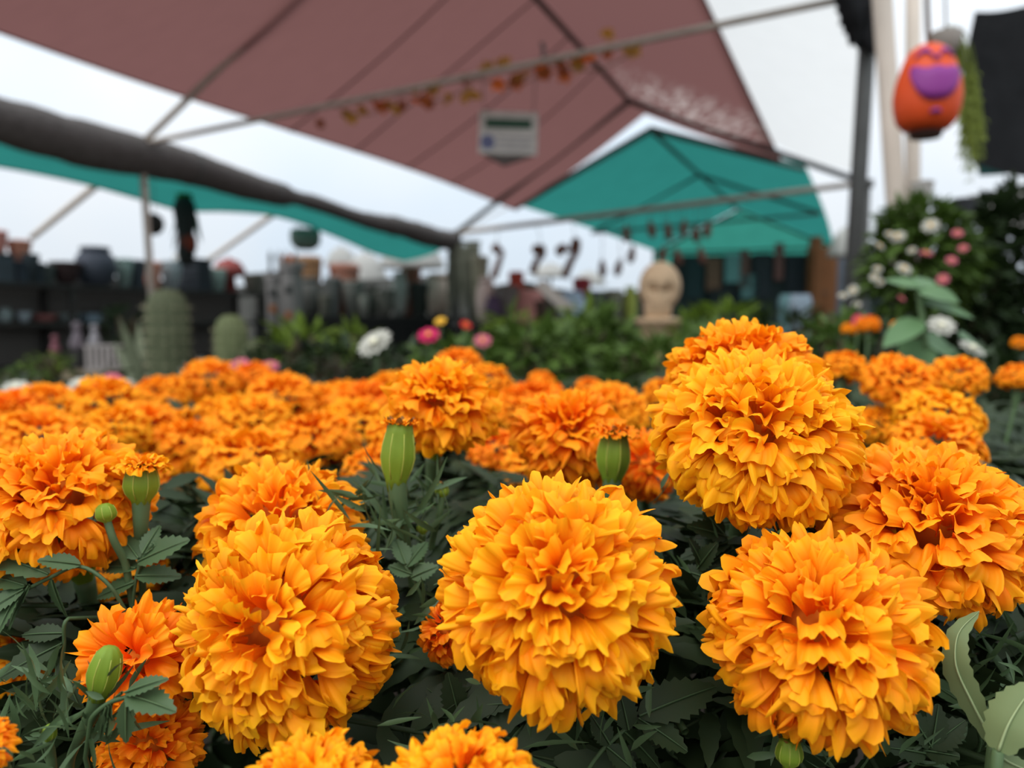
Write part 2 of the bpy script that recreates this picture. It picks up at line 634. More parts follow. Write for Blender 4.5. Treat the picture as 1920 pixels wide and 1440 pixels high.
q = MB()
q.grid(net, 20, 20)
tag(q.build('shade_netting', m_black, None, True), 'dark shade netting hanging at the right edge behind the weeping plant', 'netting')
q = MB()
q.grid(lambda u, v: lerp(lerp(P(1826, 268, 4.5), P(2150, 170, 4.1), u), lerp(P(1835, 330, 4.6), P(2150, 300, 4.2), u), v) + Vector((0, 0.05 * math.sin(6 * u), 0)), 14, 6)
tag(q.build('teal_netting', mat('dark_teal_cloth', (0.02, 0.07, 0.065), 0.9, 0.2, 5, trans=0.4), None, True), 'dark teal cloth strip behind the netting at the right edge', 'netting')
q = MB()
q.grid(lambda u, v: lerp(lerp(P(1800, 372, 6.5), P(2150, 292, 5.0), u), lerp(P(1850, 440, 5.5), P(2150, 450, 4.2), u), v), 14, 6)
tag(q.build('grey_tarpaulin', cmat((176, 172, 165), gain=0.8), None, True), 'pale grey tarpaulin above the dark hedge at the right', 'tarpaulin')

# ------------------------------------------------------------------ marigold petals
def petal_material(name, deep, rim):
    m = bpy.data.materials.new(name)
    m.use_nodes = True
    t = m.node_tree
    b = t.nodes['Principled BSDF']
    out = t.nodes['Material Output']
    oi = t.nodes.new('ShaderNodeObjectInfo')
    at = t.nodes.new('ShaderNodeAttribute')
    at.attribute_name = 'rim'
    au = t.nodes.new('ShaderNodeAttribute')
    au.attribute_name = 'across'
    mx = t.nodes.new('ShaderNodeMix')
    mx.data_type = 'RGBA'
    mx.inputs['A'].default_value = deep + (1,)
    mx.inputs['B'].default_value = rim + (1,)
    t.links.new(at.outputs['Fac'], mx.inputs['Factor'])
    mul = t.nodes.new('ShaderNodeMix')
    mul.data_type = 'RGBA'
    mul.blend_type = 'MULTIPLY'
    mul.inputs['Factor'].default_value = 1.0
    t.links.new(mx.outputs['Result'], mul.inputs['A'])
    t.links.new(oi.outputs['Color'], mul.inputs['B'])
    hs = t.nodes.new('ShaderNodeHueSaturation')
    mr = t.nodes.new('ShaderNodeMapRange')
    mr.inputs['To Min'].default_value = 0.4925
    mr.inputs['To Max'].default_value = 0.5085
    t.links.new(oi.outputs['Random'], mr.inputs['Value'])
    t.links.new(mr.outputs['Result'], hs.inputs['Hue'])
    t.links.new(mul.outputs['Result'], hs.inputs['Color'])
    t.links.new(hs.outputs['Color'], b.inputs['Base Color'])
    b.inputs['Roughness'].default_value = 0.62
    b.inputs['Specular IOR Level'].default_value = 0.18
    # fine length-wise grooves
    sn = t.nodes.new('ShaderNodeMath')
    sn.operation = 'MULTIPLY'
    sn.inputs[1].default_value = 34.0
    t.links.new(au.outputs['Fac'], sn.inputs[0])
    sn2 = t.nodes.new('ShaderNodeMath')
    sn2.operation = 'SINE'
    t.links.new(sn.outputs[0], sn2.inputs[0])
    bp = t.nodes.new('ShaderNodeBump')
    bp.inputs['Strength'].default_value = 0.10
    bp.inputs['Distance'].default_value = 0.0006
    t.links.new(sn2.outputs[0], bp.inputs['Height'])
    t.links.new(bp.outputs[0], b.inputs['Normal'])
    tr = t.nodes.new('ShaderNodeBsdfTranslucent')
    t.links.new(hs.outputs['Color'], tr.inputs['Color'])
    ms = t.nodes.new('ShaderNodeMixShader')
    ms.inputs[0].default_value = 0.22
    t.links.new(b.outputs[0], ms.inputs[1])
    t.links.new(tr.outputs[0], ms.inputs[2])
    t.links.new(ms.outputs[0], out.inputs['Surface'])
    return m


M_PETAL = petal_material('marigold_petal', (0.95, 0.215, 0.002), (1.0, 0.41, 0.006))  # paler rim is pigment; deeper throat also paints in some crevice shade
m_stem = mat('marigold_stem', lin(76, 98, 62), 0.6, 0.2, 30, spec=0.3)
m_stemb = mat('marigold_stem_bluish', lin(112, 138, 116), 0.6, 0.2, 30, spec=0.3)
m_bud = mat('bud_green', lin(110, 134, 38), 0.5, 0.3, 60, spec=0.22)
m_budrib = mat('bud_rib', lin(158, 164, 70), 0.5, 0.2, 60)
m_core = mat('flower_core', (0.55, 0.13, 0.003), 0.9, 0.3, 40)
m_dry = mat('dried_tip', lin(128, 84, 34), 0.8, 0.4, 60)
m_leaf = mat('marigold_leaf', lin(72, 94, 60), 0.48, 0.35, 40, trans=0.15, spec=0.28)
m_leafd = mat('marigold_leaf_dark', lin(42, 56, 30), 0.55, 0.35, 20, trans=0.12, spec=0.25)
m_leafp = mat('pale_leaf', lin(114, 130, 86), 0.55, 0.2, 30, trans=0.25, spec=0.3)


def petal(seed, bend, nu=20, nv=10, W=0.205, L=0.43):
    """one ruffled, lobed petal flaring from a funnel; unit = head radius. x across, y away from the pole, z outward.
    returns verts, quads, rim, across"""
    r = np.random.default_rng(seed)
    ph = r.uniform(0, 6.28, 6)
    kk = r.uniform(1.3, 2.4)
    k2 = r.uniform(3.2, 5.2)
    A = r.uniform(0.20, 0.44)
    A2 = r.uniform(0.08, 0.17)
    nl = r.uniform(1.2, 2.2)
    asym = r.uniform(-0.25, 0.25)
    cup = r.uniform(0.35, 1.0)
    flare = (0.66 + 0.55 * bend) * r.uniform(0.6, 1.35)
    u = np.linspace(-1, 1, nu + 1)
    v = np.linspace(0, 1, nv + 1) ** 0.8
    U, V = np.meshgrid(u, v)
    # length along the petal: rounded fan with shallow lobes and small teeth at the rim
    edge = 1 - 0.30 * np.abs(U) ** 4 + asym * 0.2 * U + 0.045 * np.cos(math.pi * nl * U + ph[0]) + 0.024 * np.cos(14 * U + ph[1])
    T = V * edge
    s = np.linspace(0, 1.3, 80)
    sm = np.clip((s - 0.38) / 0.55, 0, 1.3)
    ang = 0.10 * bend + 0.42 * bend * s + flare * sm ** 1.35
    yy = np.concatenate([[0], np.cumsum(np.sin(ang[:-1]) * np.diff(s))])
    zz = np.concatenate([[0], np.cumsum(np.cos(ang[:-1]) * np.diff(s))])
    cy = np.interp(T, s, yy) * L
    cz = np.interp(T, s, zz) * L
    an = np.interp(T, s, ang)
    Tc = np.clip(T, 0, 1.25)
    w = W * (0.20 + 0.50 * Tc + 0.36 * Tc ** 2)
    x = w * np.sin(U * 1.25) / math.sin(1.25)
    ruffle = W * (A * Tc ** 2.2 * np.sin(kk * math.pi * U + ph[2]) * (0.6 + 0.55 * np.abs(U))
                  + A2 * Tc ** 3.5 * np.sin(k2 * math.pi * U + ph[3]) * (1 - 0.45 * U ** 2))
    funnel = -cup * w * 0.85 * U ** 2 * np.clip(1.1 - 0.75 * Tc, 0, 1)
    off = ruffle + funnel
    ny, nz = np.cos(an), -np.sin(an)          # normal of the sheet
    Y = cy + off * ny
    Z = cz + off * nz
    X = x + 0.04 * W * np.sin(ph[4] + 3 * T)
    verts = np.stack([X, Y, Z], -1).reshape(-1, 3)
    idx = np.arange((nu + 1) * (nv + 1)).reshape(nv + 1, nu + 1)
    quads = np.stack([idx[:-1, :-1], idx[:-1, 1:], idx[1:, 1:], idx[1:, :-1]], -1).reshape(-1, 4)
    return verts, quads, np.clip(V, 0, 1).reshape(-1) ** 2.2, U.reshape(-1)


def np_mesh(name, verts, quads, attrs=None, mats=(), mi=None, smooth=True):
    me = bpy.data.meshes.new(name)
    me.vertices.add(len(verts))
    me.vertices.foreach_set('co', np.ascontiguousarray(verts, dtype=np.float32).ravel())
    k = quads.shape[1]
    me.loops.add(len(quads) * k)
    me.loops.foreach_set('vertex_index', np.ascontiguousarray(quads, dtype=np.int32).ravel())
    me.polygons.add(len(quads))
    me.polygons.foreach_set('loop_start', np.arange(len(quads), dtype=np.int32) * k)
    me.polygons.foreach_set('use_smooth', np.full(len(quads), smooth))
    for m in mats:
        me.materials.append(m)
    if mi is not None:
        me.polygons.foreach_set('material_index', np.asarray(mi, dtype=np.int32))
    for nm, arr in (attrs or {}).items():
        a = me.attributes.new(nm, 'FLOAT', 'POINT')
        a.data.foreach_set('value', np.asarray(arr, dtype=np.float32))
    me.update()
    me.validate()
    return me


BENDS = (0.08, 0.3, 0.55, 0.8, 1.05, 1.3)
NVAR = 9
PETALS = {}
for bi, bnd in enumerate(BENDS):
    for k in range(NVAR):
        v_, q_, rm, ac = petal(100 * bi + k, bnd)
        PETALS[bi, k] = np_mesh('petal', v_, q_, {'rim': rm, 'across': ac}, (M_PETAL,))


def petal_frames(N, k, thmax, rnd, size=1.0, inner=0.62, twist=0.55):
    """(matrix, bend class) for each petal of a unit head whose pole is +z"""
    out = []
    for i in range(N):
        f = ((i + 0.5) / N) ** 1.12
        ct = 1 - f * (1 - math.cos(thmax))
        th = math.acos(max(-1, min(1, ct)))
        ph = i * 2.399963 + rnd.uniform(-0.16, 0.16)
        th = max(0.03, th + rnd.uniform(-0.06, 0.06))
        st, ct = math.sin(th), math.cos(th)
        n = Vector((st * math.cos(ph), st * math.sin(ph), ct * (0.5 + 0.5 / k))).normalized()
        pos = Vector((st * math.cos(ph), st * math.sin(ph), ct * k if ct > 0 else ct * k * 0.8))
        away = Vector((ct * math.cos(ph), ct * math.sin(ph), -st))
        y = (away - n * away.dot(n)).normalized()
        # near the pole the petals face every which way
        tw = rnd.gauss(0, twist) + (rnd.uniform(-1.4, 1.4) if th < 0.5 else 0)
        y = Matrix.Rotation(tw, 3, n) @ y
        x = y.cross(n)
        n2 = (n + x * rnd.gauss(0, 0.08) + y * rnd.gauss(0.03, 0.08)).normalized()
        y = (y - n2 * y.dot(n2)).normalized()
        x = y.cross(n2)
        sc = size * rnd.uniform(0.84, 1.14) * (0.84 + 0.16 * min(1, th / 0.9))
        M = Matrix(((x.x, y.x, n2.x), (x.y, y.y, n2.y), (x.z, y.z, n2.z)))
        b = (th / 1.6) ** 0.85 * (len(BENDS) - 1) + rnd.gauss(0, 0.5)
        b = max(0, min(len(BENDS) - 1, int(round(b))))
        out.append((pos * (inner + rnd.uniform(-0.05, 0.05)), M, sc, b))
    return out


def frame_from(axis, spin=0.0):
    z = Vector(axis).normalized()
    x = Vector((1, 0.13, 0.05))
    x = (x - z * x.dot(z)).normalized()
    y = z.cross(x)
    return Matrix(((x.x, y.x, z.x), (x.y, y.y, z.y), (x.z, y.z, z.z))) @ Matrix.Rotation(spin, 3, 'Z')


HEADS = []     # projected discs of the near heads, so that foliage keeps clear of them


def marigold(px, py, d, Rpx, axis, k, N, label, size=1.0, tint=(1, 1, 1), thmax=2.15, seed=1, stemdir=None, inner=0.62, twist=0.55, stem=True, group=None):
    """a near marigold: every petal is a part, with calyx and stem"""
    rnd = random.Random(seed)
    R = Rpx * d / F * 0.897 / (inner + 0.36 * size)
    c = P(px, py, d)
    ax = Vector(axis).normalized()
    H = frame_from(ax, seed * 1.3)
    foot = c - ax * R * 1.2
    sd = Vector(stemdir) if stemdir else Vector((0, 0.03, 0))
    base = Vector((foot.x + sd.x, foot.y + sd.y + 0.02, 0))
    root = empty('marigold_flower', base, label, 'marigold', group or 'marigolds in the near row')
    HEADS.append((px, py, Rpx, Rpx * (0.55 + 0.45 * k), d))
    for pos, M, sc, b in petal_frames(N, k, thmax, rnd, size, inner, twist):
        o = bpy.data.objects.new('petal', PETALS[b, rnd.randrange(NVAR)])
        COL.objects.link(o)
        o.parent = root
        A = (H @ M).to_4x4()
        t_ = c + H @ (pos * R) - base
        o.matrix_local = Matrix.Translation(t_) @ A @ Matrix.Diagonal((R * sc * rnd.choice((-1, 1)), R * sc, R * sc, 1))
        o.color = (tint[0], tint[1], tint[2], 1)
    q = MB()
    q.ball(c, R * inner * 0.80 * min(1, k + 0.08), 16, 10, lambda v: 1)
    core = q.build('flower_core', m_core, root, True)
    q = MB()
    q.lathe(c - ax * R * 0.95, [(R * 0.07, -R * 0.55), (R * 0.10, -R * 0.25), (R * 0.19, 0), (R * 0.24, R * 0.3), (R * 0.22, R * 0.5)], 20, H, 5, 0.06)
    q.build('calyx', m_bud, root, True)
    if stem:
        q = MB()
        a0 = c - ax * R * 1.15
        pts = bez([a0, a0 - ax * R * 0.9 + Vector((0, 0, -R * 0.35)), Vector((base.x, base.y, a0.z * 0.5)) * 1.0, base], 8)
        n = len(pts)
        q.tube(pts, [0.0036 * max(0.7, 1.4 - 3.0 * i / n) for i in range(n)], 8)
        q.build('stem', m_stem, root, True)
    return root


T = lambda x, y, z: (x, y, z)
GOLD = (1.0, 1.12, 1.0)
ORNG = (1.0, 0.86, 0.8)
marigold(1046, 1118, 0.272, 236, (-0.06, -0.72, 0.55), 0.92, 300, 'big round golden-orange marigold at the centre of the front row', 1.0, GOLD, 2.25, 11)
marigold(548, 1176, 0.285, 226, (-0.42, -0.75, 0.42), 0.84, 300, 'large tilted marigold left of the central one, with deep open funnels', 0.98, GOLD, 2.2, 12)
marigold(1420, 818, 0.325, 204, (-0.03, -0.50, 0.75), 0.54, 290, 'tall golden marigold on a thick stem, in front of another bloom', 1.02, (1, 1.16, 1.1), 2.1, 13)
marigold(1396, 728, 0.375, 158, (0.02, -0.30, 0.9), 0.74, 210, 'topmost orange marigold peeking up behind the tall golden one', 1.12, (1, 0.95, 0.9), 2.0, 14)
marigold(1738, 990, 0.318, 216, (-0.10, -0.36, 0.9), 0.46, 270, 'wide flattened orange marigold at the right edge of the frame', 1.0, (1, 0.92, 0.9), 2.1, 15)
marigold(1532, 1190, 0.272, 220, (0.02, -0.58, 0.72), 0.64, 235, 'broad-petalled marigold at lower right with drooping bottom petals', 1.2, (1, 0.98, 0.95), 2.25, 16)
marigold(112, 948, 0.345, 178, (0.02, -0.40, 0.85), 0.55, 240, 'marigold with curled funnel petals cut by the left edge', 1.05, (1, 0.95, 0.95), 2.1, 17)
marigold(262, 1240, 0.30, 118, (0.10, -0.78, 0.55), 0.85, 62, 'loose broad-petalled marigold behind the green bud at lower left', 2.2, (1, 0.80, 0.8), 2.1, 18, inner=0.5)
marigold(285, 1400, 0.30, 106, (0.05, -0.7, 0.6), 0.8, 110, 'shaded orange marigold low beside the left edge, beneath dark leaflets', 1.3, (1, 0.80, 0.8), 2.1, 19)
marigold(528, 1002, 0.36, 164, (0.05, -0.45, 0.82), 0.76, 190, 'marigold half hidden behind the large tilted one', 1.0, (1, 1.02, 1.0), 2.1, 20)
marigold(585, 1512, 0.215, 148, (0.0, -0.35, 0.85), 0.8, 160, 'blurred golden marigold at the bottom edge, the left one of two', 1.05, GOLD, 2.0, 21)
marigold(872, 1520, 0.212, 168, (0.0, -0.35, 0.85), 0.85, 170, 'blurred golden marigold at the bottom edge, the right one of two', 1.05, GOLD, 2.0, 22)
marigold(-28, 1400, 0.225, 58, (0.1, -0.6, 0.7), 0.85, 60, 'blurred marigold tip at the lower left corner', 1.5, (1, 0.9, 0.9), 2.0, 23)
marigold(828, 766, 0.43, 112, (0.16, -0.40, 0.85), 0.72, 130, 'ruffled loose marigold on a bluish stem behind the tall green bud', 1.45, (1, 0.98, 0.9), 1.75, 24, inner=0.5)
marigold(1068, 822, 0.45, 112, (0.05, -0.55, 0.75), 0.66, 130, 'ragged orange marigold beside the fat ribbed bud', 1.5, (1, 0.84, 0.8), 1.9, 25, inner=0.5)
marigold(1212, 872, 0.50, 78, (-0.1, -0.6, 0.7), 0.85, 90, 'orange marigold half hidden left of the tall golden bloom', 1.3, (1, 0.78, 0.75), 2.1, 26)
marigold(846, 1185, 0.32, 68, (-0.8, -0.35, 0.4), 0.85, 70, 'shaded marigold peeking out at the left of the central bloom', 1.5, (1, 0.74, 0.7), 2.1, 27)

# ------------------------------------------------------------------ marigold heads of the field behind, one mesh each
def field_head(seed, R=0.04, N=120, k=0.72):
    rnd = random.Random(seed)
    V, Q, RM, AC, MI = [], [], [], [], []
    n0 = 0
    var = [[petal(900 + 40 * bi + s, b, 6, 5) for s in range(4)] for bi, b in enumerate(BENDS)]
    for pos, M, sc, b in petal_frames(N, k, 2.05, rnd, 1.0, 0.62):
        v_, q_, rm, ac = var[b][rnd.randrange(4)]
        w = (v_ * sc) @ np.array(M).T + np.array(pos)
        V.append(w * R)
        Q.append(q_ + n0)
        RM.append(rm)
        AC.append(ac)
        MI += [0] * len(q_)
        n0 += len(v_)
    st = MB()
    st.ball((0, 0, 0), R * 0.45, 10, 6)
    st.lathe((0, 0, -R * 0.9), [(R * 0.08, -R * 0.6), (R * 0.2, 0), (R * 0.24, R * 0.4)], 10)
    st.tube([(0, 0, -R * 1.3), (0.006, 0.01, -0.2), (0.0, 0.015, -0.41)], [0.004, 0.003, 0.003], 6, False)
    sv = np.array(st.v)
    quads = [f for f in st.f if len(f) == 4]
    V.append(sv)
    Q.append(np.array(quads) + n0)
    RM.append(np.zeros(len(sv)))
    AC.append(np.zeros(len(sv)))
    MI += [1] * len(quads)
    return np_mesh('marigold_head', np.concatenate(V), np.concatenate(Q), {'rim': np.concatenate(RM), 'across': np.concatenate(AC)}, (M_PETAL, m_stem), MI)


FIELD = [field_head(500 + i, N=(190, 210, 170, 200, 150, 220)[i], k=(0.72, 0.62, 0.8, 0.7, 0.85, 0.66)[i]) for i in range(6)]
rf = random.Random(42)
FIELD_LABEL = 'out-of-focus orange marigold head in the dense field behind the sharp front blooms'


def put_head(px, py, d, rpx, label=FIELD_LABEL, tilt=(0.0, -0.12), tint=None, group='marigold heads in the blurred field', kind=None):
    c = P(px, py, d)
    R = rpx * d / F
    o = bpy.data.objects.new('marigold_flower', FIELD[rf.randrange(6) if kind is None else kind])
    COL.objects.link(o)
    o.location = c
    s = R / 0.04
    o.scale = (s, s, c.z / 0.41)   # the stem always reaches the ground
    o.scale = (s, s, s)
    o.rotation_euler = (-tilt[1] + rf.uniform(-0.15, 0.25), tilt[0] + rf.uniform(-0.2, 0.2), rf.uniform(0, 6.28))
    g_ = rf.uniform(0.82, 1.0)
    tn = tint or (1, g_, g_)
    o.color = (tn[0], tn[1], tn[2], 1)
    return tag(o, label, 'marigold', group)


NAMED = [
    (470, 878, 0.56, 100, 'blurred orange marigold just behind the half hidden bloom on the left'),
    (82, 838, 0.60, 90, 'blurred orange marigold above the one cut by the left edge'),
    (222, 812, 0.66, 62, 'blurred marigold rising behind the yellow-topped bud on the left'),
    (90, 762, 0.98, 56, 'blurred deep orange marigold at far left in front of red and white flowers'),
    (1583, 692, 0.72, 42, 'round deep orange marigold just right of the topmost bloom'),
    (1688, 722, 0.66, 72, 'larger of two joined blurred marigolds right of the tall golden bloom'),
    (1796, 712, 0.72, 52, 'smaller blurred marigold joined to a larger one at the right'),
    (1758, 792, 0.58, 80, 'blurred marigold in the middle of the stack at the right'),
    (1752, 850, 0.52, 88, 'blurred marigold at the foot of the stack, above the flattened bloom'),
    (1648, 800, 0.66, 46, 'small blurred marigold wedged left of the right-hand stack'),
    (1912, 712, 0.80, 40, 'blurred marigold cut by the right edge of the frame'),
    (862, 694, 0.98, 50, 'blurred marigold peeking over the ruffled bloom with the bluish stem'),
    (915, 722, 0.90, 48, 'blurred marigold right behind the ruffled bloom with the bluish stem'),
    (1016, 716, 1.20, 27, 'small round blurred marigold standing above the ragged orange bloom'),
    (1105, 730, 1.15, 28, 'small blurred marigold at the field\'s far right end'),
    (470, 712, 1.25, 42, 'far blurred marigold with pink blossoms behind it'),
    (246, 905, 0.50, 70, 'orange marigold behind the yellow-topped bud on the left'),
    (700, 880, 0.60, 60, 'blurred orange marigold behind the tall green bud'),
    (740, 820, 0.62, 56, 'blurred orange marigold directly left of the ruffled bloom'),
    (1450, 985, 0.42, 60, 'orange marigold low behind the tall golden bloom\'s stem'),
    (235, 1078, 0.42, 85, 'orange marigold glimpsed through dark leaves at the left'),
    (40, 1240, 0.36, 75, 'shaded marigold deep in the leaves at the left edge'),
    (330, 1120, 0.45, 60, 'orange marigold low in the leaves behind the large tilted bloom'),
    (1235, 1140, 0.50, 34, 'small shaded marigold deep between central and lower right blooms'),
    (1000, 880, 0.55, 60, 'shaded orange marigold beneath the ragged orange bloom'),
]
for px, py, d, r_, lb in NAMED:
    put_head(px, py, d, r_, lb, group='single marigolds standing out of the field', tint=None)
for (px, py, d, r_) in [(352, 846, 0.70, 78), (592, 838, 0.68, 88), (665, 806, 0.8, 70), (930, 850, 0.62, 55), (1180, 790, 0.8, 44), (960, 780, 0.75, 50), (1240, 740, 0.9, 36), (0, 800, 0.85, 55)]:
    put_head(px, py, d, r_)
# rows further back, as planted
d = 0.80
while d < 1.42:
    step = 0.098
    x = -1.25
    while x < 0.24:
        X, D = x + rf.uniform(-0.025, 0.025), d + rf.uniform(-0.03, 0.03)
        px = 960 + F * X / D
        far = 0.88 + 0.50 * min(1, max(0, (px - 60) / 380))
        if px > 640:
            far = 1.18
        if px > 820:
            far = 1.08
        if -90 < px < 1260 and D < far:
            z = 0.116 + rf.uniform(-0.02, 0.026)
            py = 600 + F * z / D
            put_head(px, py, D, F * rf.uniform(0.038, 0.047) / D)
        x += step
    d += 0.088

# ------------------------------------------------------------------ marigold buds
def bud(top, bot, d, w, label, stem_to, m=None, tips=True, ribs=8, neck=0.6, name='marigold_bud', dry=True):
    """ribbed green bud: top/bot are pixel points of the swollen body, w its width in pixels"""
    a, b = P(top[0], top[1], d), P(bot[0], bot[1], d)
    axis = (a - b)
    Lb = axis.length
    axis.normalize()
    R = w * d / F / 2
    pts = [b] + [P(x, y, dd) for x, y, dd in stem_to]
    base = Vector((pts[-1].x, pts[-1].y, 0))
    root = empty(name, base, label, 'bud')
    H = frame_from(axis, random.random())
    q = MB()
    prof = [(R * neck * 0.72, -Lb * 0.30), (R * neck, -Lb * 0.05), (R * 0.88, Lb * 0.14), (R, Lb * 0.34), (R * 0.95, Lb * 0.56), (R * 0.80, Lb * 0.80), (R * (0.74 if dry else 0.45), Lb * 0.97), (R * (0.5 if dry else 0.15), Lb * 1.0)]
    q.lathe(b, prof, ribs * 4, H, ribs, 0.055)
    body = q.build('bud_body', m or m_bud, root, True)
    for k in range(ribs):                         # pale ribs down the body
        an = 2 * math.pi * k / ribs
        q = MB()
        q.tube([b + H @ Vector((r_ * 1.045 * math.cos(an), r_ * 1.045 * math.sin(an), h_)) for r_, h_ in prof[1:6]], R * 0.034, 5)
        rb = q.build('rib', m_budrib, body, True)
    if tips:
        for k in range(ribs):
            an = 2 * math.pi * (k + 0.5) / ribs
            e0 = b + H @ Vector((R * 0.74 * math.cos(an), R * 0.74 * math.sin(an), Lb * 0.95))
            e1 = e0 + H @ Vector((R * 0.28 * math.cos(an), R * 0.28 * math.sin(an), Lb * 0.16))
            q = MB()
            q.leaf(e0, e1, axis, R * 0.42, 0.2, 0.0, 3)
            q.build('sepal_tip', m_dry, root, True)
    q = MB()
    cur = bez([b - axis * Lb * 0.05] + pts[1:] + [base], 8)
    n = len(cur)
    r0 = R * neck * 0.92
    dist = [0.0]
    for i in range(1, n):
        dist.append(dist[-1] + (cur[i] - cur[i - 1]).length)
    q.tube(cur, [max(0.0016, r0 * (1 - 0.66 * min(1, t_ / (2.4 * Lb)))) for t_ in dist], 10)
    q.build('stem', m_stem, root, True)
    return root, a, H, R


def crown_petals(root, c, H, R, n, spread, size, tint, seed, up=0.35):
    """ring of small petals standing on a bud"""
    rnd = random.Random(seed)
    for i in range(n):
        ph = i * 2.399963
        f = math.sqrt((i + 0.5) / n)
        th = 0.25 + spread * f
        nn = Vector((math.sin(th) * math.cos(ph), math.sin(th) * math.sin(ph), math.cos(th)))
        aw_ = Vector((math.cos(th) * math.cos(ph), math.cos(th) * math.sin(ph), -math.sin(th)))
        x = aw_.cross(nn)
        M = Matrix(((x.x, aw_.x, nn.x), (x.y, aw_.y, nn.y), (x.z, aw_.z, nn.z)))
        o = bpy.data.objects.new('petal', PETALS[rnd.randrange(0, 4), rnd.randrange(NVAR)])
        COL.objects.link(o)
        o.parent = root
        sc = R * size * rnd.uniform(0.8, 1.2)
        t_ = c + H @ Vector((R * 0.7 * f * math.cos(ph), R * 0.7 * f * math.sin(ph), -R * 0.25)) - Vector(root.location)
        o.matrix_local = Matrix.Translation(t_) @ (H @ M).to_4x4() @ Matrix.Diagonal((sc, sc, sc, 1))
        o.color = tint + (1,)


r_, a_, H_, R_ = bud((751, 792), (744, 892), 0.355, 64, 'tall green ribbed bud with dried tips, in front of the ruffled bloom', [(747, 940, 0.355), (757, 1010, 0.36), (772, 1080, 0.37)], neck=0.66)
crown_petals(r_, a_, H_, R_, 40, 0.5, 1.25, (1, 0.85, 0.7), 3)
r_, a_, H_, R_ = bud((1153, 806), (1148, 888), 0.40, 64, 'fat green ribbed bud with ragged orange petals on top', [(1147, 930, 0.40), (1147, 1000, 0.41)], neck=0.66)
crown_petals(r_, a_, H_, R_, 34, 1.25, 2.1, (1, 0.80, 0.7), 4)
r_, a_, H_, R_ = bud((266, 868), (265, 932), 0.335, 64, 'green bud with a flat yellow tuft of petals, on the left', [(264, 985, 0.335), (266, 1060, 0.345)], neck=0.6, tips=False)
crown_petals(r_, a_, H_, R_, 44, 1.3, 2.2, (1, 1.1, 1.0), 5)
bud((194, 944), (201, 976), 0.325, 38, 'small round green bud beside the flower cut by the left edge', [(212, 1010, 0.325), (236, 1060, 0.33)], neck=0.4, tips=False, dry=False)
bud((208, 1212), (188, 1290), 0.262, 58, 'closed green bud leaning in front of the loose bloom at lower left', [(172, 1340, 0.264), (148, 1385, 0.268), (130, 1440, 0.28)], neck=0.66, tips=False, dry=False)
bud((1481, 1386), (1479, 1432), 0.262, 48, 'small brown-tipped bud at the bottom beneath the lower right bloom', [(1478, 1475, 0.265)], neck=0.5, tips=True)
bud((96, 1358), (90, 1386), 0.262, 26, 'tiny pale green bud among the feathery leaves at lower left', [(96, 1420, 0.266)], neck=0.4, tips=False, dry=False)
bud((828, 906), (829, 930), 0.37, 26, 'tiny green bud right of the tall ribbed bud', [(824, 965, 0.37), (810, 1020, 0.38)], neck=0.5, tips=True)
bud((792, 978), (793, 998), 0.36, 22, 'tiny green bud low beside the tall bud\'s stem', [(790, 1030, 0.365)], neck=0.5, tips=False, dry=False)
bud((928, 868), (926, 900), 0.62, 34, 'blurred yellow-green bud between the ruffled and ragged blooms', [(924, 940, 0.63)], neck=0.5, tips=False, dry=False)
bud((1838, 1112), (1772, 1132), 0.33, 52, 'yellow-green bud lying beneath the flattened bloom at right', [(1740, 1136, 0.335), (1690, 1180, 0.345)], neck=0.6, tips=False)
bud((1466, 990), (1462, 1024), 0.40, 34, 'pale green bud behind the tall golden bloom\'s stem', [(1462, 1060, 0.41)], neck=0.5, tips=False, dry=False)
bud((140, 795), (142, 822), 0.62, 24, 'blurred green bud standing between field flowers at far left', [(143, 850, 0.63)], neck=0.5, tips=False, dry=False)

# ------------------------------------------------------------------ leaves of the marigolds
def leaflet(L, w, n=9, serr=0.18, fold=0.22, droop=0.25):
    """toothed lance-shaped leaflet along +x, face +z"""
    vs, fs = [], []
    for i in range(n * 2 + 1):
        v = i / (2 * n)
        hw = 0.5 * w * (math.sin(math.pi * (0.04 + 0.96 * v ** 0.85)) ** 0.75 if v < 1 else 0.02)
        hw = max(hw, 0.02 * w)
        tooth = serr if i % 2 else 0.0
        z = -droop * L * v * v
        x = L * v
        vs += [(x + tooth * w * 0.25, -hw * (1 + tooth), z + fold * hw), (x, 0, z), (x + tooth * w * 0.25, hw * (1 + tooth), z + fold * hw)]
    for i in range(2 * n):
        a = 3 * i
        fs += [(a, a + 1, a + 4, a + 3), (a + 1, a + 2, a + 5, a + 4)]
    return np.array(vs), np.array(fs)


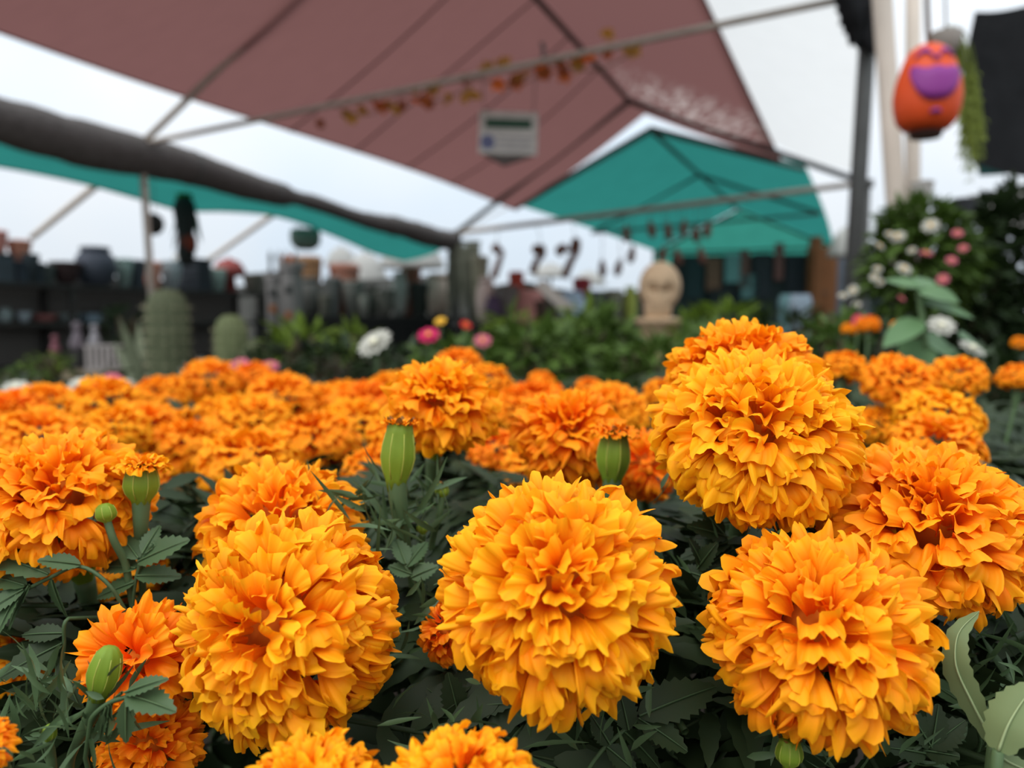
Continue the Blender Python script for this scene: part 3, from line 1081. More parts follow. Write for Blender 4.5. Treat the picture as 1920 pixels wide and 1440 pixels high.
def compound(seed, n=5, LEN=0.085):
    """a whole pinnate leaf along +x"""
    r = random.Random(seed)
    V, Q, n0 = [], [], 0

    def put(v, q):
        nonlocal n0
        V.append(v)
        Q.append(q + n0)
        n0 += len(v)

    for k in range(n):
        x = LEN * (0.22 + 0.78 * k / n)
        for s in (-1, 1):
            L = 0.034 * (0.7 + 0.5 * math.sin(math.pi * (k + 1) / (n + 1))) * r.uniform(0.85, 1.15)
            v, q = leaflet(L, L * 0.27, 5)
            an = s * r.uniform(0.7, 1.0)
            c, s_ = math.cos(an), math.sin(an)
            v = v @ np.array([[c, s_, 0], [-s_, c, 0], [0, 0, 1]])
            v = v + np.array([x, 0, -1.5 * x * x + r.uniform(-0.002, 0.002)])
            put(v, q)
    v, q = leaflet(0.036, 0.010, 5)
    put(v + np.array([LEN, 0, -1.5 * LEN * LEN]), q)
    t_ = MB()
    t_.tube([(-0.03, 0, 0.0), (LEN * 0.5, 0, -1.5 * (LEN * 0.5) ** 2), (LEN, 0, -1.5 * LEN * LEN)], [0.0016, 0.001, 0.0006], 5, False)
    put(np.array(t_.v), np.array(t_.f))
    return np.concatenate(V), np.concatenate(Q)


COMP = [compound(i) for i in range(6)]
rl = random.Random(77)
V, Q, n0 = [], [], 0
V2, Q2, n2 = [], [], 0
count = 0
tries = 0
while count < 1900 and tries < 14000:
    tries += 1
    y = 0.20 + (rl.random() ** 1.9) * 1.4
    x = rl.uniform(-0.78, 0.78) * (y + 0.12) * 1.05
    if y > 0.95 and x > 0.62 * y:
        continue
    zt = 0.428 if y < 0.45 else 0.415
    z = zt - abs(rl.gauss(0, 0.075)) - 0.012
    if z < 0.02:
        continue
    v, q = COMP[rl.randrange(6)]
    E = Euler((rl.gauss(0, 0.35), -rl.uniform(0.0, 0.9), rl.uniform(0, 6.28))).to_matrix()
    w = (v * rl.uniform(0.7, 1.1)) @ np.array(E).T + np.array((x, y, z))
    cc = w[::5] @ np.array(CAMI.to_3x3()).T + np.array(CAMI.translation)
    dd = -cc[:, 2]
    if dd.min() < 0.27 or w[:, 2].max() > zt + 0.012:
        continue
    qx, qy = 960 + F * cc[:, 0] / dd, 720 - F * cc[:, 1] / dd
    if any(np.any((((qx - hx) / (ra * 1.04)) ** 2 + ((qy - hy) / (rb * 1.04)) ** 2 < 1) & (dd < hd + 0.02)) for hx, hy, ra, rb, hd in HEADS):
        continue
    V.append(w)
    Q.append(q + n0)
    n0 += len(v)
    count += 1
me = np_mesh('marigold_foliage', np.concatenate(V), np.concatenate(Q), None, (m_leafd,))
fo = bpy.data.objects.new('marigold_foliage', me)
COL.objects.link(fo)
tag(fo, 'dense dark green toothed marigold foliage beneath the flower heads', 'foliage', kind='stuff')

# feathery young tips
V = MB()
for (cx, cy, dd, n, spread, ln) in [(700, 985, 0.35, 55, 55, 0.02), (760, 950, 0.365, 40, 45, 0.016), (60, 1380, 0.262, 60, 70, 0.016), (130, 1330, 0.266, 40, 50, 0.014), (1850, 1200, 0.33, 60, 80, 0.02),
                                    (1860, 1330, 0.30, 60, 80, 0.02), (780, 1160, 0.33, 36, 50, 0.018), (880, 1400, 0.27, 40, 80, 0.016), (1380, 950, 0.36, 36, 60, 0.018), (1340, 1120, 0.33, 30, 40, 0.018), (1560, 1420, 0.28, 40, 90, 0.018), (1120, 1400, 0.28, 30, 60, 0.016)]:
    for i in range(n):
        a = P(cx + rl.gauss(0, spread), cy + rl.gauss(0, spread * 0.8), dd + rl.uniform(-0.01, 0.03))
        dv = Vector((rl.gauss(0, 1), rl.gauss(0, 0.6), rl.uniform(0.1, 1.3))).normalized()
        bv = Vector((rl.gauss(0, 1), rl.gauss(0, 1), rl.gauss(0, 0.5)))
        L_ = ln * rl.uniform(0.5, 1.3)
        V.leaf(a, a + dv * L_ + bv * L_ * 0.2, bv, 0.0016 + 0.0014 * rl.random(), 0.3, 0.35, 4)
ft = V.build('feathery_tips', m_leaf, None, True)
tag(ft, 'fine feathery young leaf tips between the near blooms', 'foliage', kind='stuff')


def leaf_spray(label, d, rachis, leaflets, m=m_leaf, tw=0.0, name='marigold_leaf', base_drop=0.06, up=(0, -0.55, 0.8), serr=0.26, stalk=0.0008):
    """a leaf whose leaflets are single parts; rachis: pixel points, leaflets: (base, tip, width px)"""
    r = random.Random(len(label))
    pts = [P(x, y, d + 0.006 * i * tw) for i, (x, y) in enumerate(rachis)]
    foot = pts[0] + Vector((0.0, 0.05, 0))
    foot.z = 0
    root = empty(name, foot, label, 'leaf', 'single leaves between the near blooms')
    q = MB()
    q.tube(bez([foot, Vector((pts[0].x, pts[0].y + 0.035, pts[0].z * 0.75))] + pts, 6), stalk, 6)
    q.build('stalk', m_leaf, root, True)
    for (b, t, w) in leaflets:
        B, T_ = P(b[0], b[1], d), P(t[0], t[1], d + r.uniform(-0.008, 0.012))
        ax = T_ - B
        L = ax.length
        z = Vector(up) + Vector((r.uniform(-0.3, 0.3), 0, r.uniform(-0.2, 0.2)))
        x = ax.normalized()
        z = (z - x * z.dot(x)).normalized()
        y = z.cross(x)
        v, f = leaflet(L, w * d / F * 1.08, 8, serr, 0.25, 0.10)
        M = np.array(((x.x, y.x, z.x), (x.y, y.y, z.y), (x.z, y.z, z.z)))
        v = v @ M.T + np.array(B - foot) + np.array(z) * 0.001
        o = bpy.data.objects.new('leaflet', np_mesh('leaflet', v, f, None, (m,)))
        COL.objects.link(o)
        o.parent = root
        q = MB()                                   # pale midrib
        q.tube([B + (T_ - B) * k / 6 + z * (0.0016 - 0.10 * L * (k / 6) ** 2) for k in range(7)], [0.0004, 0.0004, 0.0004, 0.0003, 0.0003, 0.0002, 0.0001], 4, False)
        mr = q.build('midrib', m_leaf if m is m_leafd else m_stem, root, True)
    return root


leaf_spray('grey-green pinnate leaf at the left edge below the cut-off bloom', 0.315, [(215, 1110), (150, 1062), (92, 1084), (48, 1106)],
           [((92, 1080), (-30, 1030), 46), ((50, 1102), (-50, 1070), 40), ((62, 1098), (10, 1182), 34), ((48, 1108), (-30, 1150), 34), ((150, 1062), (70, 1050), 30), ((104, 1084), (124, 1160), 42), ((40, 1112), (-6, 1190), 26)], m_leaf)
leaf_spray('large dark leaf hanging with long lobes beside the lower left bloom', 0.31, [(128, 1160), (120, 1210), (116, 1270)],
           [((120, 1210), (-10, 1272), 50), ((116, 1272), (-5, 1345), 46), ((116, 1272), (100, 1350), 34), ((118, 1240), (150, 1330), 40), ((122, 1190), (40, 1190), 30)], m_leafd)
leaf_spray('grey-green leaflets fanned out over the lower left marigold', 0.255, [(170, 1350), (205, 1318), (240, 1306)],
           [((240, 1303), (314, 1272), 30), ((240, 1307), (328, 1332), 46), ((244, 1312), (264, 1368), 26), ((238, 1310), (236, 1394), 27), ((214, 1318), (198, 1388), 34), ((208, 1320), (186, 1390), 20), ((236, 1304), (206, 1320), 18)], m_leaf)
leaf_spray('dark pinnate leaf at the bottom below the central bloom', 0.285, [(1100, 1450), (1125, 1412), (1160, 1378), (1195, 1350)],
           [((1195, 1350), (1290, 1408), 46), ((1165, 1374), (1245, 1446), 44), ((1135, 1402), (1195, 1450), 36), ((1198, 1346), (1345, 1282), 66), ((1140, 1395), (1108, 1340), 36), ((1176, 1366), (1160, 1290), 40)], m_leafd)
leaf_spray('dark leaf left below the central bloom', 0.31, [(840, 1370), (862, 1332)],
           [((862, 1332), (938, 1268), 48), ((866, 1330), (960, 1318), 44), ((858, 1338), (800, 1290), 40), ((860, 1340), (840, 1262), 40), ((850, 1350), (770, 1342), 38)], m_leafd)
leaf_spray('grey toothed leaf hanging below the tall golden bloom, by its stem', 0.345, [(1395, 1060), (1360, 1010)],
           [((1360, 1010), (1290, 985), 38), ((1370, 1020), (1275, 1045), 40), ((1355, 1005), (1318, 960), 30), ((1378, 1030), (1300, 1078), 30)], m_leafd)
leaf_spray('dark curling leaf right of the tall golden bloom\'s stem', 0.33, [(1440, 1080), (1452, 1000), (1478, 968)],
           [((1478, 968), (1530, 1000), 36), ((1455, 998), (1440, 960), 26), ((1460, 1000), (1512, 1040), 36), ((1448, 1020), (1420, 1046), 28)], m_leafd)
leaf_spray('dark leaf left of the lower right bloom, by the central one', 0.33, [(1330, 1120), (1310, 1060)],
           [((1310, 1060), (1290, 1010), 32), ((1312, 1066), (1345, 1018), 30), ((1318, 1085), (1272, 1068), 30), ((1320, 1090), (1362, 1064), 30)], m_leafd)
leaf_spray('dark toothed leaf between the large tilted bloom and the central one', 0.345, [(790, 1120), (760, 1060)],
           [((760, 1060), (742, 1010), 30), ((764, 1066), (800, 1015), 34), ((770, 1080), (728, 1062), 28), ((774, 1085), (822, 1062), 30)], m_leaf)
leaf_spray('leafy sprig under the yellow-topped bud on the left', 0.33, [(250, 1130), (262, 1060), (285, 1020)],
           [((262, 1056), (352, 1010), 44), ((262, 1050), (225, 1000), 34), ((258, 1070), (190, 1060), 36), ((270, 1040), (300, 985), 28), ((256, 1084), (340, 1080), 40), ((255, 1095), (180, 1120), 34)], m_leaf)
leaf_spray('dark leaf at the bottom right corner of the bed', 0.30, [(1700, 1450), (1740, 1400)],
           [((1740, 1400), (1700, 1330), 40), ((1742, 1402), (1810, 1350), 44), ((1730, 1415), (1660, 1400), 36), ((1735, 1412), (1800, 1420), 40), ((1745, 1396), (1760, 1320), 36)], m_leafd)
leaf_spray('grey fallen blade right of the lower right bloom', 0.315, [(1830, 1340), (1800, 1320)],
           [((1800, 1320), (1716, 1262), 34)], m_leaf, serr=0.05)

# pale curved blade and pale oval leaf at lower right
def blade(label, d, spine, width, m=m_leafp):
    pts = bez([P(x, y, d + dz) for x, y, dz in spine], 5)
    foot = Vector((pts[0].x, pts[0].y + 0.01, 0))
    root = empty('pale_leaf', foot, label, 'leaf', 'single leaves between the near blooms')
    q = MB()
    n = len(pts)
    vs, fs = [], []
    for i, p in enumerate(pts):
        v = i / (n - 1)
        t = (pts[min(i + 1, n - 1)] - pts[max(0, i - 1)]).normalized()
        toc = (Vector((0, 0, ZC)) - p).normalized()
        s = t.cross(toc).normalized()
        s = (s + toc * 0.55).normalized()
        hw = width * d / F * 0.5 * max(0.03, math.sin(math.pi * min(1, 0.1 + 0.9 * v)) ** 0.7) * (1.12 if i % 2 else 0.95)
        vs += [p - s * hw - toc * hw * 0.2, p, p + s * hw * 1.0 - toc * hw * 0.2]
    for i in range(n - 1):
        a = 3 * i
        fs += [(a, a + 1, a + 4, a + 3), (a + 1, a + 2, a + 5, a + 4)]
    q.add(vs, fs)
    q.build('blade', m, root, True)
    q = MB()
    q.tube([p + (Vector((0, 0, ZC)) - p).normalized() * 0.0005 for p in pts], [0.0005 * (1.1 - i / n) for i in range(n)], 5)
    q.build('midrib', mat('pale_midrib', lin(142, 156, 112), 0.6), root, True)
    q = MB()
    q.tube(bez([foot, Vector((pts[0].x, pts[0].y + 0.006, pts[0].z * 0.8)), pts[0]], 6), 0.0018, 6)
    q.build('stalk', m_stem, root, True)
    return root


blade('tall pale curved leaf standing at the lower right', 0.262, [(1862, 1392, 0), (1822, 1316, 0), (1792, 1246, 0.002), (1796, 1190, 0.006), (1836, 1146, 0.012)], 54)
blade('pale oval leaf cut by the lower right corner', 0.245, [(1872, 1408, 0), (1890, 1360, 0), (1915, 1318, 0.002), (1945, 1280, 0.005)], 92)
blade('short pale leaf at the bottom right corner', 0.25, [(1868, 1412, 0), (1890, 1428, 0), (1925, 1445, 0.0), (1960, 1470, 0.0)], 36)

# ------------------------------------------------------------------ shelves and pots at the left
SA = (-4.82, 6.6)
m_shelf = mat('dark_shelf_board', lin(52, 50, 48), 0.8, 0.3, 6)
m_backp = mat('grey_back_sheet', lin(92, 90, 86), 0.9, 0.25, 2.0)


def along(s, off=0.0):
    return Vector((SA[0] + AX[0] * s - BX[0] * off, SA[1] + AX[1] * s - BX[1] * off, 0))


SHROT = Matrix.Rotation(-math.atan2(AX[0], AX[1]), 3, 'Z')
rack = empty('shelf_rack', along(1.9), 'long dark shelf rack loaded with pots at the left', 'shelf')
ZT = (ZC + 0.345, ZC - 0.02, 0.08)
for z in ZT:
    q = MB()
    c = along(1.9, 0.18)
    q.box((c.x, c.y, z - 0.02), (0.46, 4.1, 0.04), SHROT)
    q.build('shelf_board', m_shelf, rack)
for s in (-0.1, 1.25, 2.6, 3.9):
    for off in (-0.02, 0.38):
        q = MB()
        c = along(s, off)
        q.box((c.x, c.y, ZT[0] / 2), (0.05, 0.05, ZT[0]), SHROT)
        q.build('upright', m_shelf, rack)
q = MB()
c = along(1.9, 0.44)
q.box((c.x, c.y, ZT[0] / 2 + 0.06), (0.015, 4.1, ZT[0] + 0.12), SHROT)
q.build('back_sheet', m_backp, rack)


def potprof(kind, R, H):
    if kind == 'taper':
        return [(R * 0.62, 0), (R * 0.66, H * 0.05), (R * 0.92, H * 0.8), (R * 0.92, H * 0.82), (R * 0.86, H * 0.98), (R * 0.80, H), (R * 0.76, H * 0.9)]
    if kind == 'round':
        return [(R * 0.5, 0), (R * 0.8, H * 0.15), (R, H * 0.5), (R * 0.86, H * 0.82), (R * 0.6, H * 0.95), (R * 0.66, H), (R * 0.55, H * 0.97)]
    if kind == 'tall':
        return [(R * 0.6, 0), (R * 0.95, H * 0.9), (R * 0.95, H), (R * 0.85, H), (R * 0.8, H * 0.9)]
    if kind == 'bowl':
        return [(R * 0.4, 0), (R * 0.75, H * 0.35), (R, H * 0.95), (R, H), (R * 0.9, H * 0.96), (R * 0.7, H * 0.5)]
    if kind == 'dome':
        return [(R, 0), (R * 0.98, H * 0.2), (R * 0.8, H * 0.6), (R * 0.5, H * 0.88), (R * 0.12, H)]
    if kind == 'mush':
        return [(R * 0.45, 0), (R * 0.35, H * 0.45), (R, H * 0.5), (R * 0.95, H * 0.7), (R * 0.6, H * 0.93), (R * 0.1, H)]
    return [(R, 0), (R, H)]


def pot_at(x, y, z, R, H, kind, rgb, label, name='plant_pot', cat='pot', group='pots on the stalls', gain=1.1):
    root = empty(name, (x, y, z), label, cat, group)
    m = cmat(rgb, gain=gain)
    q = MB()
    if kind == 'box':
        q.box((x, y, z + H / 2), (R * 2, R * 1.6, H), SHROT)
    elif kind == 'crate':
        for k in range(5):
            q.box((x, y, z + H * (k + 0.5) / 5), (R * 2, R * 1.5, H / 5 * 0.82), SHROT)
        q.box((x, y, z + H / 2), (R * 1.8, R * 1.35, H), SHROT)
    else:
        q.lathe((x, y, z), potprof(kind, R, H), 20)
    q.build('body', m, root, kind not in ('box', 'crate'))
    q = MB()
    if kind in ('box', 'crate'):
        q.box((x, y, z + H - 0.008), (R * 2.1, R * 1.7, 0.02), SHROT)
    else:
        rr_ = {'taper': 0.94, 'round': 0.68, 'tall': 0.97, 'bowl': 1.02, 'dome': 0.15, 'mush': 0.12}[kind] * R
        if kind in ('dome', 'mush'):
            q.ball((x, y, z + H), rr_, 10, 6)
        else:
            q.lathe((x, y, z + H * (0.86 if kind == 'taper' else 0.95)), [(rr_, 0), (rr_ * 1.04, H * 0.03), (rr_ * 1.04, H * 0.10), (rr_ * 0.9, H * 0.12)], 20)
    q.build('rim', m, root, True)
    return root


def shelf_item(px, w, h, lvl, kind, rgb, label, off=0.14, raise_=0.0, **k):
    A0 = along(0, off)
    x, y = on_line(px, (A0.x, A0.y), AX)
    pot_at(x, y, ZT[lvl] + raise_ * y / F, w * y / F / 2, h * y / F, kind, rgb, label, **k)


TOP = [
    (4, 44, 52, 'box', (58, 66, 72), 'slate tray at the far left of the top shelf'),
    (48, 58, 38, 'crate', (44, 52, 60), 'dark blue-grey stack of trays under the terracotta pots'),
    (92, 38, 36, 'taper', (66, 72, 70), 'dark grey pot right of the terracotta pots on the top shelf'),
    (130, 54, 40, 'bowl', (58, 42, 42), 'dark maroon bowl pot on the top shelf'),
    (186, 74, 68, 'round', (62, 66, 76), 'largest rounded slate pot on the top shelf'),
    (238, 34, 50, 'tall', (140, 158, 152), 'pale grey-green tall pot on the top shelf'),
    (262, 34, 52, 'taper', (50, 56, 62), 'black pot behind the slim weathered pole'),
    (292, 34, 50, 'taper', (170, 112, 92), 'terracotta pot just right of the slim weathered pole'),
    (286, 18, 30, 'round', (196, 92, 36), 'small bright orange pot beside the slim weathered pole'),
    (326, 40, 50, 'tall', (158, 166, 170), 'pale pot right of the bright orange one'),
    (372, 46, 58, 'crate', (40, 44, 50), 'black slatted crate below the hanging dark plant'),
    (412, 36, 40, 'tall', (150, 170, 162), 'pale mint pot right of the black crate'),
    (434, 60, 62, 'mush', (134, 62, 58), 'dull red mushroom-shaped pot right of the pale mint pot'),
    (478, 40, 36, 'taper', (86, 82, 74), 'brown-grey pot at the right end of the top shelf'),
]
for px, w, h, kd, rgb, lb in TOP:
    shelf_item(px, w, h, 0, kd, rgb, lb)
shelf_item(2, 44, 42, 0, 'taper', (186, 120, 110), 'pinkish terracotta pot on the slate tray at far left', raise_=53)
shelf_item(46, 44, 40, 0, 'taper', (168, 112, 92), 'terracotta pot on the dark stack of trays', raise_=39)
shelf_item(66, 30, 50, 0, 'tall', (50, 58, 62), 'dark pot leaning at the terracotta pots\' right side', off=0.02)
MID = [(12, 26, 24, 'round', (140, 150, 150), 'pale round pot on the middle shelf, far left'), (48, 26, 18, 'bowl', (160, 170, 176), 'pale blue-white bowl on the middle shelf'),
       (86, 46, 13, 'bowl', (150, 96, 92), 'flat pink dish on the middle shelf'), (130, 40, 14, 'bowl', (140, 150, 148), 'flat pale dish beside the pink one'), (168, 34, 15, 'box', (122, 136, 150), 'small blue-grey box at the middle shelf\'s right'),
       (-14, 20, 30, 'taper', (66, 70, 72), 'grey pot at the very left of the middle shelf'), (215, 40, 26, 'bowl', (44, 58, 38), 'dark green bowl on the middle shelf beside the pole')]
for px, w, h, kd, rgb, lb in MID:
    shelf_item(px, w, h, 1, kd, rgb, lb)

# things standing on the ground in front of the rack
def ground_item(px, d, w, h, kind, rgb, label, z=0.0, **k):
    p = P(px, 600, d)
    pot_at(p.x, p.y, z, w * d / F / 2, h * d / F, kind, rgb, label, **k)


lt = empty('wooden_planter', P(168, 600, 5.2) * 1.0, 'long tan wooden planter box on the ground at the left', 'planter')
lt.location.z = 0
c = P(168, 600, 5.2)
q = MB()
for k in range(2):
    q.box((c.x, c.y - 0.06, 0.06 + 0.085 * k), (0.30, 0.02, 0.075))
    q.box((c.x, c.y + 0.12, 0.06 + 0.085 * k), (0.30, 0.02, 0.075))
q.box((c.x - 0.15, c.y + 0.03, 0.1), (0.02, 0.2, 0.18))
q.box((c.x + 0.15, c.y + 0.03, 0.1), (0.02, 0.2, 0.18))
q.build('box', cmat((148, 134, 110)), lt)
q = MB()
q.box((c.x, c.y + 0.03, 0.15), (0.28, 0.16, 0.05))
q.build('soil', m_ground, lt)
cr = empty('white_lattice_box', P(196, 600, 5.35), 'white slatted box behind the tan planter at the left', 'box')
c = Vector(cr.location)
cr.location.z = 0.2
for k in range(6):
    q = MB()
    q.box((c.x - 0.10 + 0.04 * k, c.y - 0.05, 0.27), (0.022, 0.012, 0.15))
    q.build('slat', cmat((172, 164, 160)), cr)
q = MB()
q.box((c.x, c.y, 0.345), (0.25, 0.12, 0.014))
q.box((c.x, c.y, 0.10), (0.25, 0.10, 0.2))
q.build('frame', cmat((172, 164, 160)), cr)
for px, py, h, rgb, lb in ((104, 662, 34, (150, 96, 104), 'small pinkish figurine at the left behind the planter'), (146, 655, 52, (128, 118, 124), 'slim grey figurine left of the white slatted box'), (178, 648, 40, (176, 172, 176), 'white figurine standing just behind the white slatted box')):
    dd = 5.9
    p = P(px, py, dd)
    root = empty('garden_figurine', (p.x, p.y, 0), lb, 'figurine', 'figurines in front of the rack')
    hh = h * dd / F
    q = MB()
    q.lathe((p.x, p.y, 0), [(0.05, 0), (0.05, p.z - 0.01), (0.035, p.z)], 12)
    q.build('plinth', m_shelf, root, True)
    q = MB()
    q.lathe((p.x, p.y, p.z), [(hh * 0.22, 0), (hh * 0.28, hh * 0.2), (hh * 0.14, hh * 0.55), (hh * 0.1, hh * 0.68)], 12)
    q.build('body', cmat(rgb), root, True)
    q = MB()
    q.ball((p.x, p.y, p.z + hh * 0.84), hh * 0.17, 12, 8)
    q.build('head', cmat(rgb), root, True)

# ------------------------------------------------------------------ leafy plants
m_bush = mat('bush_leaf', lin(76, 100, 40), 0.55, 0.4, 8, trans=0.25)
m_bushl = mat('bush_leaf_light', lin(104, 128, 44), 0.55, 0.35, 8, trans=0.3)
m_bushd = mat('bush_leaf_dark', lin(38, 54, 26), 0.55, 0.4, 8, trans=0.15)
m_grey = mat('succulent_green', lin(104, 112, 88), 0.7, 0.3, 8)
m_silver = mat('silver_leaf', lin(188, 188, 176), 0.8, 0.2, 8)
m_wood = mat('woody_stem', lin(74, 62, 46), 0.8, 0.3, 20)


def bush(px, py, d, rx, ry, n, leaf, m, label, name='leafy_plant', cat='plant', seed=1, group='green plants behind the marigold field', wid=0.36, flat=0.7, stems=7):
    """mound of single leaves on forked stems, growing from the ground"""
    r = random.Random(seed)
    c = P(px, py, d)
    RX, RY = rx * d / F, ry * d / F
    root = empty(name, (c.x, c.y, 0), label, cat, group)
    q = MB()
    for i in range(n):
        while True:
            v = Vector((r.uniform(-1, 1), r.uniform(-1, 1), r.uniform(-1, 1)))
            if 0.15 < v.length < 1:
                break
        v *= v.length ** -0.45
        p = c + Vector((v.x * RX, v.y * RX * flat, v.z * RY))
        if p.z < 0.03:
            continue
        o_ = Vector((v.x, v.y, v.z * 0.5 + r.uniform(-0.3, 0.6))).normalized()
        o_ = (o_ + Vector((r.gauss(0, 0.5), r.gauss(0, 0.5), r.gauss(0, 0.35)))).normalized()
        L = leaf * r.uniform(0.6, 1.25)
        q.leaf(p, p + o_ * L, Vector((r.gauss(0, 0.4), r.gauss(0, 0.4), 1)), L * wid * r.uniform(0.8, 1.2), 0.25, 0.2, 4)
    f = q.build('foliage', m, root, True)
    q = MB()
    for i in range(stems):
        t = c + Vector((r.uniform(-0.7, 0.7) * RX, r.uniform(-0.5, 0.5) * RX * flat, r.uniform(-0.2, 0.7) * RY))
        q.tube(bez([Vector((c.x + r.uniform(-0.03, 0.03), c.y + r.uniform(-0.03, 0.03), 0)), lerp(Vector((c.x, c.y, 0)), t, 0.5) + Vector((0, 0, 0.03)), t], 4), 0.005 + 0.002 * d, 5)
    q.build('stems', m_wood, root, True)
    return root, c, RX, RY


GREENS = [
    (1010, 680, 2.3, 95, 62, 330, 0.075, m_bush, 'leafy green plant just behind the field\'s far right end'),
    (1115, 660, 2.7, 75, 62, 300, 0.08, m_bush, 'large leafy plant left of the tan skull\'s pedestal'),
    (1100, 605, 3.0, 40, 36, 60, 0.08, m_bushl, 'light green sprig rising left of the tan skull'),
    (1230, 692, 2.5, 100, 44, 300, 0.075, m_bush, 'leafy green plant under the tan skull'),
    (1352, 622, 3.2, 80, 40, 260, 0.075, m_bushl, 'yellow-green bush right of the tan skull'),
    (1330, 668, 2.8, 80, 40, 260, 0.075, m_bush, 'green bush directly behind the topmost marigold'),
    (1478, 636, 3.0, 90, 46, 280, 0.07, m_bushd, 'dark green bush beyond the topmost marigold'),
    (1580, 655, 2.0, 80, 50, 240, 0.055, m_bush, 'green plant with orange flowers at the right middle'),
    (965, 615, 3.6, 45, 26, 80, 0.08, m_bushl, 'light green leaves beneath the pink-topped goods'),
    (760, 690, 2.6, 95, 32, 260, 0.06, m_bushd, 'dark low plant under the magenta bloom'),
    (860, 680, 2.4, 80, 36, 240, 0.055, m_bush, 'low green plant under the small pink blooms'),
    (650, 688, 2.8, 85, 34, 200, 0.07, m_bushd, 'dark green plant left of the big white bloom'),
    (560, 650, 3.8, 46, 30, 44, 0.12, m_bushl, 'yellow-green broad-bladed plant below the grey castle'),
    (664, 640, 4.0, 36, 20, 36, 0.10, m_bushl, 'light green blades left above the white bloom'),
    (90, 684, 4.8, 44, 24, 120, 0.05, m_bushl, 'light green plant in front of the shelf rack'),
    (40, 706, 4.6, 50, 16, 110, 0.05, m_bush, 'low green plant at the far left edge'),
    (240, 702, 4.6, 40, 28, 110, 0.055, m_bushd, 'dark plant left of the tall cactus'),
    (230, 612, 6.0, 36, 36, 160, 0.07, m_bushd, 'dark shrub before the middle shelf beside the pole'),
    (505, 690, 3.4, 60, 34, 160, 0.065, m_bushd, 'dark green plant right of the round cactus'),
    (1680, 650, 1.9, 60, 44, 170, 0.05, m_bushd, 'dark plant below the flowering shrub'),
    (1860, 735, 1.5, 80, 70, 230, 0.05, m_bushd, 'dark leafy plant behind the marigold at the right edge'),
    (1862, 850, 0.95, 55, 50, 150, 0.04, m_bushd, 'dark leafy plant right of the marigold stack'),
]
for i, (px, py, d, rx, ry, n, lf, m, lb) in enumerate(GREENS):
    bush(px, py, d, rx, ry, n, lf, m, lb, seed=200 + i)


def blossom(c, R, n, m, mc, parent, name='blossom', seed=0, layers=2):
    """rounded open flower"""
    r = random.Random(seed)
    q = MB()
    face = (Vector((0, 0, ZC)) - c).normalized() * 0.6 + Vector((r.gauss(0, 0.3), -0.2, 0.8 + r.gauss(0, 0.3)))
    H = frame_from(face, r.random() * 6)
    for l in range(layers):
        for k in range(n):
            an = 2 * math.pi * (k + 0.5 * l) / n
            rd = R * (1 - 0.3 * l)
            dv = H @ Vector((math.cos(an), math.sin(an), 0.25 + 0.45 * l))
            q.leaf(c, c + dv.normalized() * rd, H @ Vector((0, 0, 1)), rd * 0.8, 0.25, 0.15, 4)
    o = q.build(name, m, parent, True)
    q = MB()
    q.ball(c + H @ Vector((0, 0, R * 0.2)), R * 0.22, 8, 6)
    q.build('blossom_centre', mc, o, True)
    return o


m_white = mat('white_petal', (0.56, 0.55, 0.48), 0.7, 0.12, 20, trans=0.3)
m_pink = mat('pink_petal', lin(206, 108, 128), 0.7, 0.2, 20, trans=0.3)
m_mag = mat('magenta_petal', lin(204, 38, 96), 0.7, 0.2, 20, trans=0.2)
m_red = mat('red_petal', lin(206, 40, 40), 0.7, 0.2, 20, trans=0.2)
m_yel = mat('yellow_centre', lin(226, 176, 60), 0.8, 0.2, 20)


def single_flower(px, py, d, rpx, m, label, n=9, layers=2, seed=1):
    c = P(px, py, d)
    root = empty('garden_flower', (c.x, c.y + 0.02, 0), label, 'flower', 'other flowers behind the marigold field')
    blossom(c, rpx * d / F, n, m, m_yel if m is not m_white else cmat((226, 222, 196)), root, seed=seed, layers=layers)
    q = MB()
    q.tube(bez([c, (c.x, c.y + 0.012, c.z * 0.6), (c.x, c.y + 0.02, 0)], 5), 0.003, 6)
    q.build('stem', m_stem, root, True)


for i, (px, py, d, r_, m, lb, n, ly) in enumerate([
    (704, 645, 1.75, 36, m_white, 'big creamy white bloom left of the ruffled marigold', 12, 4),
    (804, 630, 2.0, 22, m_mag, 'magenta bloom above the ruffled marigold', 9, 2),
    (905, 640, 2.1, 18, m_pink, 'small pink bloom right of the magenta one', 8, 2),
    (873, 610, 2.3, 12, m_red, 'tiny red bloom between the magenta and pink ones', 8, 2),
    (826, 603, 2.3, 12, m_yel, 'tiny yellow bloom above the magenta one', 8, 2),
    (30, 730, 1.2, 26, m_white, 'white bloom at the far left edge of the field', 9, 3),
    (54, 742, 1.15, 22, m_red, 'red bloom at the far left edge of the field', 9, 3),
    (150, 722, 1.3, 22, m_white, 'white bloom left of the bright pink one behind the field', 9, 3),
    (206, 718, 1.3, 25, m_pink, 'bright pink bloom behind the field on the left', 10, 3),
    (238, 722, 1.35, 16, m_white, 'small white bloom right of the bright pink one', 9, 3),
    (450, 686, 1.6, 20, m_pink, 'pink bloom behind the far marigold, left side', 9, 3),
    (506, 688, 1.6, 18, m_pink, 'pink bloom behind the far marigold, right side', 9, 3),
    (1660, 692, 1.0, 12, m_white, 'tiny white bloom behind the two joined marigolds', 8, 3),
    (1608, 600, 1.7, 12, m_mag, 'tiny magenta bloom among the orange ones at the right', 8, 2),
    (1765, 612, 1.5, 26, m_white, 'white bloom among the broad leaves at the right, upper one', 9, 2),
    (1822, 655, 1.45, 26, m_white, 'white bloom among the broad leaves at the right, lower one', 9, 2),
]):
    single_flower(px, py, d, r_, m, lb, n, ly, 40 + i)
